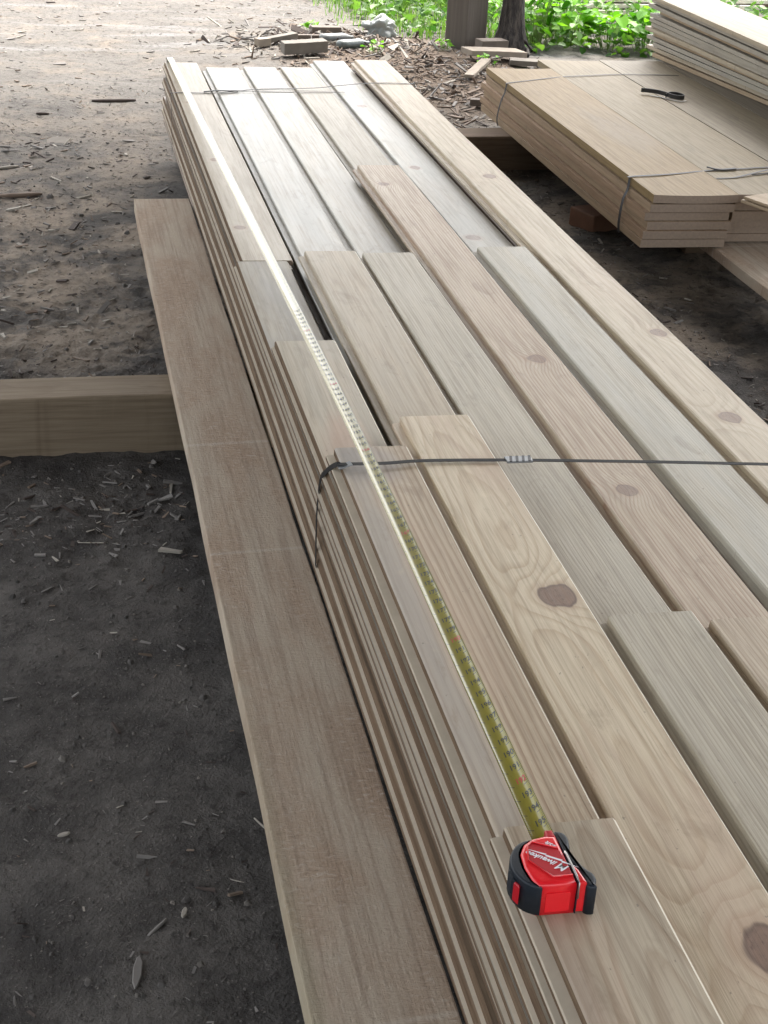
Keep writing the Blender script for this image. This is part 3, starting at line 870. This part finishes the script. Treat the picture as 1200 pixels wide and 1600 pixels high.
# printed inch numbers on the part of the blade where they can be made out
mInk = plain('black_ink', (.02, .02, .015), .45); mRInk = plain('red_ink', (.45, .03, .02), .45)
def numeral_mesh(nums, name, mat):
    allv, allf = [], []
    for nn in nums:
        cu = bpy.data.curves.new('n', 'FONT'); cu.body = str(nn); cu.size = .0165; cu.align_x = 'CENTER'; cu.align_y = 'CENTER'; cu.offset = .0004
        tmp = bpy.data.objects.new('n', cu); COL.objects.link(tmp)
        dg = bpy.context.evaluated_depsgraph_get()
        me = bpy.data.meshes.new_from_object(tmp.evaluated_get(dg))
        bpy.data.objects.remove(tmp)
        base = len(allv)
        yc = BY1 - nn * INCH + .0085
        for v_ in me.vertices:
            # characters stand across the blade, their line runs over the width
            yy_ = yc + v_.co.y * .8; uu = max(-.47, min(.47, v_.co.x * .55 / BW + .17))
            allv.append(blade_pt(yy_, uu, .00045) - org)
        for p_ in me.polygons: allf.append(tuple(base + i for i in p_.vertices))
        bpy.data.meshes.remove(me)
    return mesh_obj(name, allv, allf, mat, bl)
first = int((BY1 - 3.0) / INCH) + 1; last = int((BY1 - BY0 - .02) / INCH)
numeral_mesh([n for n in range(first, last + 1) if n % 12], 'lettering', mInk)
numeral_mesh([n for n in range(first, last + 1) if n % 12 == 0], 'lettering', mRInk)
hk = [(-.012, 0, 0), (.012, 0, 0), (.012, 0, -.016), (-.012, 0, -.016)]
bm = rough_box(.026, .0016, .020, .0004)
o = bm_obj('hook', bm, mSteel, tm)
o.location = Vector((.4655, 6.2088, .3625)) - org
bm = rough_box(.020, .030, .0012, .0003)
o = bm_obj('hook_plate', bm, mSteel, tm)
o.location = Vector((.4685, 6.1800, .3805)) - org

# ------------------------------------------------------------------ post, tree, debris
mPost = timber_mat('post_wood', (.27, .235, .20), (.16, .12, .09), 61, 'Y')
def post_thing(label, x, y, rz, sx, sy, h):
    bm = rough_box(sx, sy, h, .006, .004, 0, 3)
    o = bm_obj('wooden_post', bm, mPostZ)
    o.location = (x, y, -.05); o.rotation_euler = (0, 0, rz)
    return tag(o, label, 'post', 'posts of the shed')
k = NT('post_grain'); c = k.coord(); x, y, z = k.sep(c)
n1 = k.noise(k.comb(k.math('MULTIPLY', x, 60), k.math('MULTIPLY', y, 60), k.math('MULTIPLY', z, 2.5)), 1.0, 4, .6)
n2 = k.noise(c, 4.0, 4, .6)
k.inp('Base Color', k.mix(n2, k.mix(n1, (.06, .047, .038), (.12, .10, .082)), k.mix(n1, (.075, .06, .048), (.16, .138, .115))))
k.inp('Roughness', .85); k.bump(n1, .5, .004)
mPostZ = k.m
p = post_thing('squared brown wooden post standing in the dirt before the greenery', 2.305, 8.575, R(40), .20, .145, 3.5)
mBark = NT('dark_bark')
k = mBark; c = k.coord(); x, y, z = k.sep(c)
n1 = k.noise(k.comb(k.math('MULTIPLY', x, 40), k.math('MULTIPLY', y, 40), k.math('MULTIPLY', z, 10)), 1.0, 5, .7)
k.inp('Base Color', k.mix(k.sstep(n1, .35, .7), (.018, .015, .014), (.10, .085, .072))); k.inp('Roughness', .9)
k.bump(n1, .9, .015)
tr = empty('tree', (2.58, 8.63, 0))
tag(tr, 'slim dark tree trunk with flared roots beside the squared post', 'tree')
def trunk_mesh(name, prof, n, amp, mat, parent, flare=None):
    verts, faces = [], []
    for (z_, r_, ox, oy) in prof:
        for j in range(n):
            a = 2 * math.pi * j / n
            rr = r_ * (1 + amp * mnoise.noise(Vector((math.cos(a) * 2, math.sin(a) * 2, z_ * 3))))
            if flare: rr *= 1 + flare * max(0, 1 - z_ / .2) * (.5 + .5 * math.sin(a * 5 + 1))
            verts.append((ox + rr * math.cos(a), oy + rr * math.sin(a), z_))
    for i in range(len(prof) - 1):
        for j in range(n):
            faces.append((i * n + j, i * n + (j + 1) % n, (i + 1) * n + (j + 1) % n, (i + 1) * n + j))
    faces.append(tuple(range((len(prof) - 1) * n, len(prof) * n)))
    return mesh_obj(name, verts, faces, mat, parent, True)
trunk_mesh('trunk', [(-.06, .11, 0, 0), (.0, .092, 0, 0), (.05, .078, 0, 0), (.12, .066, 0, 0), (.25, .060, .003, 0), (.6, .058, .01, .01), (1.2, .055, .0, .0), (2.2, .05, .03, .02), (3.2, .045, .0, .0)], 24, .25, mBark.m, tr, .5)
for a, ln in ((-2.3, .17), (-1.2, .2), (-.4, .18)):
    pts = [(math.cos(a) * s_ * ln + .03 * math.sin(s_ * 5 + a), math.sin(a) * s_ * ln, .10 * (1 - s_) ** 2 + .012) for s_ in (.15, .35, .6, .8, 1.0)]
    tube('root', pts, .010, mBark.m, tr)

mOld = [plain('weathered_wood', (.14, .122, .10), .85, var=.35, vs=18, bump=.4), plain('tan_offcut', (.235, .195, .15), .8, var=.3, vs=18, bump=.4), plain('dark_offcut', (.12, .095, .075), .85, var=.4, vs=18, bump=.4)]
def offcut(label, x, y, ln, wd, th, rz, mat, z=0.0, tilt=0.0, name='broken_board'):
    o = bm_obj(name, rough_box(ln, wd, th, .003, .006, 6, int(x * 100)), mat)
    o.location = (x, y, gh(x, y) + z); o.rotation_euler = (0, R(tilt), R(rz))
    return tag(o, label, 'offcut', 'offcuts lying on the ground')
offcut('thick grey broken board just beyond the far end of the main stack', 1.235, 8.22, .235, .10, .055, 5, mOld[0], .02, -3)
offcut('narrow grey board piece left of the thick broken board', 1.19, 8.60, .20, .05, .03, 22, mOld[0], .012, -6)
offcut('short dark offcut lying behind the thick broken board', 1.50, 8.95, .17, .07, .035, 4, mOld[2], .01)
offcut('dark thin stick behind the grey broken boards', 1.30, 8.75, .24, .03, .02, 3, mOld[2], .01)
offcut('small pale block left of the broken boards', 1.14, 8.52, .08, .05, .04, 30, mOld[1], .008)
offcut('flat dirty board lying at the foot of the squared post', 2.22, 8.10, .34, .13, .028, 14, mOld[1], .03, 3)
offcut('pale slat leaning across the mulch near the low stack', 2.10, 7.60, .38, .05, .018, 62, mOld[1], .015, -3)
offcut('dark round edged stick on the mulch left of the low stack', 1.95, 7.10, .28, .045, .03, -18, mOld[2], .012)
offcut('grey flat board behind the far corner of the low stack', 2.42, 8.05, .32, .09, .025, -12, mOld[0], .01)
offcut('block at the foot of the squared post', 2.36, 8.42, .16, .10, .06, 10, mOld[2], .01)
offcut('long thin offcut beside the right edge of the main stack', 1.55, 6.68, .22, .03, .014, 25, mOld[1], .01)

# plastic rubbish in the debris
mBag = NT('dirty_plastic'); k = mBag
k.inp('Base Color', k.mix(k.noise(k.coord(), 20, 4, .6), (.15, .165, .155), (.30, .31, .29))); k.inp('Roughness', .35); k.inp('Alpha', 1.0)
def blob(name, label, x, y, sx, sy, sz, rz, mat, amp, cat, seed):
    bm = bmesh.new(); bmesh.ops.create_icosphere(bm, subdivisions=4, radius=1)
    for v in bm.verts:
        n_ = mnoise.noise(v.co * 1.6 + Vector((seed, 0, 0))) + .5 * mnoise.noise(v.co * 4 + Vector((0, seed, 0)))
        q = v.co * (1 + amp * n_)
        v.co = Vector((q.x * sx, q.y * sy, max(-.6, q.z) * sz))
    o = bm_obj(name, bm, mat, None, True)
    o.location = (x, y, gh(x, y) + sz * .5); o.rotation_euler = (0, 0, R(rz))
    return tag(o, label, cat)
blob('plastic_bag', 'crumpled pale plastic bag among the debris', 1.90, 8.98, .10, .07, .07, 20, mBag.m, .55, 'bag', 3.0)
def bottle(label, x, y, rz, mat):
    prof = [(0, .018), (.01, .034), (.05, .036), (.11, .034), (.14, .036), (.165, .026), (.19, .013), (.205, .013)]
    n = 16; verts, faces = [], []
    for (h_, r_) in prof:
        for j in range(n):
            a = 2 * math.pi * j / n
            verts.append((h_, r_ * math.cos(a), r_ * .72 * math.sin(a)))
    for i in range(len(prof) - 1):
        for j in range(n): faces.append((i * n + j, (i + 1) * n + j, (i + 1) * n + (j + 1) % n, i * n + (j + 1) % n))
    faces.append(tuple(range(n))); faces.append(tuple(range((len(prof) - 1) * n, len(prof) * n))[::-1])
    o = mesh_obj('plastic_bottle', verts, faces, mat, None, True)
    o.location = (x, y, gh(x, y) + .026); o.rotation_euler = (0, 0, R(rz))
    return tag(o, label, 'bottle', 'crushed plastic bottles in the debris')
bottle('crushed grey blue plastic bottle lying nearest the stack', 1.56, 8.45, 25, plain('bottle_plastic', (.10, .115, .11), .4, var=.3, vs=30))
bottle('crushed grey plastic bottle lying behind the other bottle', 1.50, 8.68, 18, plain('bottle_plastic_grey', (.10, .105, .10), .45, var=.3, vs=30))

# single sticks and chips that can be told apart on the dirt
mChip = [plain('chip_pale', (.30, .27, .225), .85, var=.3, vs=40), plain('chip_brown', (.15, .108, .078), .85, var=.4, vs=40), plain('chip_grey', (.17, .155, .14), .85, var=.3, vs=40), plain('chip_dark', (.05, .035, .028), .9, var=.4, vs=30)]
def stick(label, x, y, ln, r_, rz, mat, name='stick', bend=.15, cat='stick'):
    a = R(rz)
    pts = []
    for i in range(7):
        t_ = i / 6 - .5
        pts.append((math.cos(a) * t_ * ln - math.sin(a) * bend * ln * (t_ * t_ - .1), math.sin(a) * t_ * ln + math.cos(a) * bend * ln * (t_ * t_ - .1), 0))
    verts, faces = [], []
    n = 7
    P = [Vector((p[0], p[1], 0)) for p in pts]
    for i, p in enumerate(P):
        tg = (P[min(i + 1, 6)] - P[max(0, i - 1)]).normalized(); sd_ = Vector((-tg.y, tg.x, 0))
        rr = r_ * (.35 + .65 * math.sin(math.pi * (.12 + .76 * i / 6))) * (1 + .25 * mnoise.noise(Vector((i * 1.3, x * 9, y * 7))))
        for j in range(n):
            an = 2 * math.pi * j / n
            verts.append(p + sd_ * math.cos(an) * rr + Vector((0, 0, math.sin(an) * rr * .6)))
    for i in range(6):
        for j in range(n): faces.append((i * n + j, i * n + (j + 1) % n, (i + 1) * n + (j + 1) % n, (i + 1) * n + j))
    faces.append(tuple(range(n))[::-1]); faces.append(tuple(range(6 * n, 7 * n)))
    o = mesh_obj(name, verts, faces, mat, None, True)
    o.location = (x, y, gh(x, y) + r_ * .45)
    return tag(o, label, cat, 'sticks and chips lying on the dirt')
stick('long dark curved stick on the pale dirt at upper left', .30, 7.22, .20, .014, 8, mChip[3])
stick('straight thin twig on the dark dirt below the cross timber', .056, 2.915, .062, .0018, -6, mChip[0], bend=.02)
stick('short brown twig below the straight thin twig', -.04, 2.72, .030, .0022, 42, mChip[2])
stick('thin forked twig under the plank edge at lower left', .287, 1.925, .055, .0022, -62, mChip[0], bend=.05)
stick('long bark strip on the bright dirt at far left', -.11, 5.60, .16, .014, 10, mChip[1])
stick('pale split stick at the left picture edge', -.16, 5.98, .09, .010, 22, mChip[0], bend=.03)
stick('dark short chip near the pale flat flake', -.02, 6.92, .055, .010, -3, mChip[3])
stick('reddish bark chunk at the left end of the cross timber', -.160, 3.52, .05, .014, 15, plain('red_bark', (.16, .05, .035), .8, var=.3, vs=40), cat='bark')
stick('slanted wood sliver in the lower left dirt', .105, 1.712, .042, .0032, 48, mChip[2], bend=.05)
stick('curled shaving by the lower corner of the plank', .293, 1.345, .030, .0045, -75, mChip[0], bend=.1)
stick('thin pale twig slanting at middle left', .225, 1.805, .034, .0012, -28, mChip[0], bend=.02)
def flake(label, x, y, ln, wd, rz, mat, cat='chip'):
    pts = [(-.5, 0), (-.3, .38), (.1, .5), (.42, .30), (.5, 0), (.3, -.42), (-.1, -.5), (-.42, -.25)]
    bm = prism_bm([(a * ln, b_ * wd) for a, b_ in pts], 0, .004, .001, 1)
    o = bm_obj('wood_flake', bm, mat)
    o.location = (x, y, gh(x, y) + .002); o.rotation_euler = (R(6), R(-5), R(rz))
    return tag(o, label, cat, 'sticks and chips lying on the dirt')
flake('pale flat grey flake on the bright dirt at left', .035, 6.46, .10, .09, 30, mOld[0])
flake('leaf shaped wood flake in the bottom left dirt', .071, 1.622, .058, .013, 80, mChip[2])
flake('small pale flake beside the slanted sliver', .145, 1.735, .020, .008, 70, mChip[0])
flake('tiny pale flake at the left edge of the dark dirt', -.022, 1.945, .020, .007, 10, mChip[0])

# loose chips nobody could count
def chips(name, label, n, place, smin, smax, mats, seed, up=.25):
    rg = random.Random(seed)
    verts, faces, mi = [], [], []
    for _ in range(n):
        x_, y_ = place(rg)
        if -.65 < x_ < 1.4 and 3.33 < y_ < 3.52: continue
        if .27 < x_ < .43 and .3 < y_ < 4.9: continue
        ln = rg.uniform(smin, smax) * (1 + 2.2 * rg.random() ** 5); wd = ln * rg.uniform(.07, .38); th = min(.006, ln * rg.uniform(.05, .18))
        a = rg.uniform(0, math.pi * 2); tl = rg.gauss(0, up)
        R_ = Matrix.Rotation(a, 3, 'Z') @ Matrix.Rotation(tl, 3, 'Y') @ Matrix.Rotation(rg.gauss(0, up), 3, 'X')
        z_ = gh(x_, y_) + th * .4 + abs(math.sin(tl)) * ln * .35
        b0 = len(verts)
        sk = rg.uniform(-.3, .3); tp = rg.uniform(.2, 1)
        for (u, v_, q) in ((-.5, -.5, 0), (.5, -.5 * tp, 0), (.5 + sk * .3, .5 * tp, 0), (-.5 + sk * .3, .5, 0), (-.5, -.5, 1), (.5, -.5 * tp, 1), (.5 + sk * .3, .5 * tp, 1), (-.5 + sk * .3, .5, 1)):
            p = R_ @ Vector((u * ln, v_ * wd, (q - .5) * th))
            verts.append((p.x + x_, p.y + y_, p.z + z_))
        m_ = rg.choices(range(len(mats)), weights=[w_ for _, w_ in mats])[0]
        for f_ in ((0, 3, 2, 1), (4, 5, 6, 7), (0, 1, 5, 4), (1, 2, 6, 5), (2, 3, 7, 6), (3, 0, 4, 7)):
            faces.append(tuple(b0 + i for i in f_)); mi.append(m_)
    o = mesh_obj(name, verts, faces)
    for m_, _ in mats: o.data.materials.append(m_)
    o.data.polygons.foreach_set('material_index', mi)
    return tag(o, label, 'wood chips', kind='stuff')
def pl_lit(rg):
    while True:
        x_, y_ = rg.gauss(-.05, .28), rg.uniform(3.7, 6.6)
        if x_ < .42: return x_, y_
def pl_near(rg): return rg.uniform(-.35, .45), rg.uniform(.95, 3.3)
def pl_mid(rg):
    while True:
        x_, y_ = rg.uniform(-.5, 2.0), rg.uniform(3.4, 7.6)
        if not (.44 < x_ < 1.33 and y_ < 6.1): return x_, y_
def pl_far(rg): return rg.uniform(-.8, 2.4), rg.uniform(7.4, 10.6)
def pl_heap(rg): return rg.gauss(1.85, .34), rg.gauss(7.75, .75)
def pl_gap(rg): return rg.uniform(1.33, 1.9), rg.uniform(2.4, 7.0)
def pl_foot(rg): return rg.uniform(-.3, .35), rg.gauss(3.05, .14)
def pl_deb(rg): return rg.gauss(1.55, .28), rg.gauss(8.75, .25)
wtm = [(mChip[0], .8), (mChip[1], 1.6), (mChip[2], 4), (mChip[3], 3)]
wtf = [(mChip[0], 3), (mChip[1], 2), (mChip[2], 3), (mChip[3], 1)]
wt = [(mChip[0], 2.0), (mChip[1], 2.2), (mChip[2], 3), (mChip[3], 3)]
chips('wood_chips', 'sparse small wood chips scattered over the dark near dirt', 560, pl_near, .003, .013, [(mChip[0], .8), (mChip[1], 1), (mChip[2], 4), (mChip[3], 3)], 1)
chips('wood_chips', 'wood chips scattered over the middle dirt left of the stack', 5600, pl_mid, .003, .012, wtm, 2)
chips('wood_chips', 'wood chips scattered over the far pale dirt', 900, pl_far, .006, .024, wtf, 3, .12)
chips('bark_litter', 'tangled bark strips and pale splinters trodden into the dirt at left', 420, pl_lit, .008, .030, [(mChip[0], 2.5), (mChip[1], 2), (mChip[2], 2), (mChip[3], 2)], 14, .18)
chips('bark_mulch', 'heap of brown bark and chips between the two stacks', 2500, pl_heap, .008, .034, [(mChip[0], 1.2), (mChip[1], 4), (mChip[2], 2), (mChip[3], 1.5)], 4, .3)
chips('wood_chips', 'dark chips on the ground between the two stacks', 1500, pl_gap, .003, .016, wtm, 5)
chips('wood_chips', 'chips gathered along the foot of the cross timber', 320, pl_foot, .004, .018, wtm, 6)
chips('wood_chips', 'splinters strewn around the broken boards', 900, pl_deb, .010, .045, wt, 7, .3)

# crumbs of soil
rg = random.Random(91)
verts, faces = [], []
for _ in range(2300):
    if rg.random() < .78: x_, y_ = rg.uniform(-.35, .43), rg.uniform(.95, 3.3)
    else: x_, y_ = rg.uniform(-.5, .5), rg.uniform(3.5, 6.6)
    if .255 < x_ < .44 and y_ < 4.93: continue
    if x_ > .43: continue
    s_ = rg.uniform(.0010, .0032) * (1 + 2.5 * rg.random() ** 7) * (1 if y_ < 3.4 else 1.6)
    b0 = len(verts); z_ = gh(x_, y_)
    a = rg.uniform(0, 6.28)
    for i in range(5):
        r_ = s_ * rg.uniform(.7, 1.2)
        verts.append((x_ + r_ * math.cos(a + i * 1.2566), y_ + r_ * math.sin(a + i * 1.2566), z_ - s_ * .2))
    for i in range(3):
        r_ = s_ * rg.uniform(.35, .7)
        verts.append((x_ + r_ * math.cos(a + i * 2.094), y_ + r_ * math.sin(a + i * 2.094), z_ + s_ * rg.uniform(.5, .8)))
    for f_ in ((5, 6, 7), (0, 1, 5), (1, 6, 5), (1, 2, 6), (2, 3, 6), (3, 7, 6), (3, 4, 7), (4, 0, 5), (4, 5, 7)):
        faces.append(tuple(b0 + i for i in f_))
k = NT('soil_crumb')
g_ = k.t.nodes.new('ShaderNodeNewGeometry').outputs['Random Per Island']
k.inp('Base Color', k.ramp(g_, (0, (.04, .036, .032)), (.7, (.085, .076, .068)), (1, (.15, .132, .112)))); k.inp('Roughness', .95)
o = mesh_obj('soil_crumbs', verts, faces, k.m)
tag(o, 'crumbs of soil and grit on the dark dirt at left', 'soil', kind='stuff')

# ------------------------------------------------------------------ greenery and lumber behind
def leaf_mat(name, a, b_):
    k = NT(name)
    g = k.t.nodes.new('ShaderNodeNewGeometry').outputs['Random Per Island']
    colr = k.mix(g, a, b_)
    k.inp('Base Color', colr); k.inp('Roughness', .45); k.inp('Specular IOR Level', .35)
    tr_ = k.t.nodes.new('ShaderNodeBsdfTranslucent'); k._set(tr_.inputs[0], colr)
    mx_ = k.t.nodes.new('ShaderNodeMixShader'); mx_.inputs[0].default_value = .45
    k.t.links.new(k.b.outputs[0], mx_.inputs[1]); k.t.links.new(tr_.outputs[0], mx_.inputs[2])
    k.t.links.new(mx_.outputs[0], k.out.inputs[0])
    return k.m
mLeaf = leaf_mat('vine_leaf', (.05, .19, .008), (.22, .52, .018))
mLeafD = leaf_mat('low_leaf', (.03, .10, .010), (.15, .30, .03))
mStem = plain('green_stem', (.16, .24, .06), .6)
LEAF = [(0, 0), (.16, -.05), (.40, .02), (.52, .22), (.50, .46), (.34, .74), (0, 1.0), (-.34, .74), (-.50, .46), (-.52, .22), (-.40, .02), (-.16, -.05)]
def add_leaf(verts, faces, p, size, yaw, pitch, roll, fold=.25):
    Rm = Matrix.Rotation(yaw, 3, 'Z') @ Matrix.Rotation(pitch, 3, 'X') @ Matrix.Rotation(roll, 3, 'Y')
    b0 = len(verts)
    for (u, v_) in LEAF:
        q = Rm @ Vector((u * size, v_ * size, abs(u) * fold * size - .25 * size * v_ * v_))
        verts.append((p[0] + q.x, p[1] + q.y, p[2] + q.z))
    faces.append(tuple(b0 + i for i in (0, 1, 2, 3, 4, 5, 6)))
    faces.append(tuple(b0 + i for i in (0, 6, 7, 8, 9, 10, 11)))
def add_stem(verts, faces, p0, p1, r_):
    b0 = len(verts)
    for p in (p0, p1):
        for j in range(4):
            a = j * math.pi / 2
            verts.append((p[0] + r_ * math.cos(a), p[1] + r_ * math.sin(a), p[2]))
    for j in range(4): faces.append((b0 + j, b0 + (j + 1) % 4, b0 + 4 + (j + 1) % 4, b0 + 4 + j))

def leafy_plant(label, x, y, h, spread, n, smin, smax, seed, mat=None):
    rg = random.Random(seed)
    root = empty('leafy_plant', (x, y, gh(x, y)))
    tag(root, label, 'plant', 'leafy plants behind the stacks')
    lv, lf, sv, sf = [], [], [], []
    for _ in range(n):
        a = rg.uniform(0, 2 * math.pi); r_ = spread * math.sqrt(rg.random())
        hh = h * rg.uniform(.35, 1.0) * (1 - .35 * r_ / spread)
        tip = (r_ * math.cos(a), r_ * math.sin(a), hh)
        add_stem(sv, sf, (tip[0] * .4, tip[1] * .4, -.01), tip, .0018)
        sz = rg.uniform(smin, smax)
        add_leaf(lv, lf, tip, sz, rg.uniform(0, 6.28), R(rg.uniform(-35, 20)), R(rg.uniform(-25, 25)))
    mesh_obj('leaves', lv, lf, mat or mLeaf, root)
    mesh_obj('stems', sv, sf, mStem, root)
spots = [('bushy leafy vine just right of the slim tree trunk', 2.80, 8.86, .42, .17, 60),
         ('leafy vine behind the middle of the low stack far edge', 3.02, 8.98, .34, .18, 60),
         ('leafy vine in front of the white slats', 3.25, 8.84, .26, .17, 52),
         ('tall round leaved vine beside the thin board pile', 3.46, 8.80, .30, .16, 55),
         ('leafy vine touching the left side of the thin board pile', 3.62, 8.62, .28, .14, 46),
         ('leafy vine between the squared post and the trunk', 2.52, 9.15, .30, .15, 40),
         ('leafy bush behind the thin board pile at the top right corner', 4.62, 9.0, .50, .24, 70)]
for i, (lab, x, y, h, s_, n) in enumerate(spots):
    leafy_plant(lab, x, y, h, s_, n, .045, .085, 100 + i)
# low ground cover
rg = random.Random(77)
lv, lf = [], []
for _ in range(4300):
    y = rg.uniform(8.55, 11.4); x = rg.uniform(1.9, 5.4)
    lim = 2.05 - .35 * (y - 9.0) if y > 9.0 else 2.62 - .2 * (y - 8.55)
    if x < lim + rg.gauss(0, .08): continue
    if y < 9.2 and 2.2 < x < 2.62: continue
    if x > 4.0 and y < 9: continue
    hh = rg.uniform(.01, .16) * (1.0 if x > 2.5 else .7)
    add_leaf(lv, lf, (x, y, gh(x, y) + hh), rg.uniform(.025, .06), rg.uniform(0, 6.28), R(rg.uniform(-45, 25)), R(rg.uniform(-30, 30)))
o = mesh_obj('undergrowth', lv, lf, mLeafD)
tag(o, 'low green undergrowth of small leaves behind post and stacks', 'undergrowth', kind='stuff')
gvv, gff = [], []
for _ in range(4300):
    y = rg.uniform(8.9, 11.6); x = rg.uniform(1.7, 3.2)
    lim = 2.0 - .30 * (y - 9.2)
    if x < lim + rg.gauss(0, .10) or x > lim + 1.3: continue
    hh = rg.uniform(.03, .10); a = rg.uniform(0, 6.28); ln = rg.uniform(.2, .7) * hh
    z_ = gh(x, y); wv = .003
    b0 = len(gvv)
    px, py = -math.sin(a) * wv, math.cos(a) * wv
    gvv += [(x - px, y - py, z_), (x + px, y + py, z_), (x + px * .7 + math.cos(a) * ln * .4, y + py * .7 + math.sin(a) * ln * .4, z_ + hh * .7),
            (x - px * .7 + math.cos(a) * ln * .4, y - py * .7 + math.sin(a) * ln * .4, z_ + hh * .7), (x + math.cos(a) * ln, y + math.sin(a) * ln, z_ + hh)]
    gff += [(b0, b0 + 1, b0 + 2, b0 + 3), (b0 + 3, b0 + 2, b0 + 4)]
o = mesh_obj('grass', gvv, gff, leaf_mat('grass_blade', (.06, .17, .015), (.21, .36, .05)))
tag(o, 'bright green grass along the back edge of the dirt', 'grass', kind='stuff')
# sprigs in the mulch
for i, (lab, x, y) in enumerate((('small green sprig in the mulch below the plastic bag', 1.74, 8.30), ('small green sprig in front of the squared post', 2.17, 8.48), ('tiny green sprig behind the broken boards', 1.52, 9.15),
                                 ('tiny sprig beside the flat dirty board', 2.28, 7.98))):
    leafy_plant(lab, x, y, .09, .06, 9, .02, .035, 200 + i)

mBrownBeam = timber_mat('brown_beam', (.27, .20, .15), (.16, .105, .07), 71)
mSlat = plain('white_slat', (.62, .57, .49), .7, var=.12, vs=8)
def lum(name, label, x, y, z, ln, wd, th, rz, mat, cat, group):
    o = bm_obj(name, rough_box(ln, wd, th, .003, .003, 6, int(z * 100)), mat)
    o.location = (x, y, z); o.rotation_euler = (0, 0, R(rz))
    return tag(o, label, cat, group)
for i, lab in enumerate(('lowest brown beam behind the greenery', 'middle brown beam behind the greenery', 'top brown beam behind the greenery')):
    lum('brown_beam', lab, 2.75 + .06 * i, 10.35 + .01 * i, -.01 + .105 * i, 2.6, .16, .095, 5, mBrownBeam, 'beam', 'brown beams behind the greenery')
for i, lab in enumerate(('lowest white slat stacked before the brown beams', 'second white slat stacked before the brown beams', 'third white slat stacked before the brown beams', 'top white slat stacked before the brown beams')):
    lum('white_slat', lab, 3.05 + .05 * i, 9.78 + .035 * i, -.005 + .034 * i, 1.6, .20, .026, 5, mSlat, 'slat', 'white slats behind the greenery')

# ------------------------------------------------------------------ the open shed over the near part
mRoof = plain('rusty_sheet', (.30, .29, .27), .75, var=.3, vs=3)
verts, faces = [], []
X0, X1, Y0, Y1 = -2.9, 4.2, -2.2, 9.15
nr = 240
for i in range(nr + 1):
    x = X0 + (X1 - X0) * i / nr
    dz = .018 * math.sin(i * math.pi / 2)
    for (yy_, zz_) in ((Y0, 2.95), (Y1, 3.50)):
        verts.append((x, yy_, zz_ + dz))
for i in range(nr): faces.append((2 * i, 2 * i + 2, 2 * i + 3, 2 * i + 1))
rf = mesh_obj('shed_roof', verts, faces, mRoof)
sm = rf.modifiers.new('thick', 'SOLIDIFY'); sm.thickness = .004
tag(rf, 'corrugated sheet roof of the open shed overhead', 'roof')
for i, yb in enumerate((-2.0, 3.2, 8.75)):
    zb = 2.95 + .55 * (yb - Y0) / (Y1 - Y0) - .115
    o = bm_obj('roof_beam', rough_box(6.9, .10, .09, .004), mBrownBeam, rf)
    o.location = (-2.8, yb, zb)
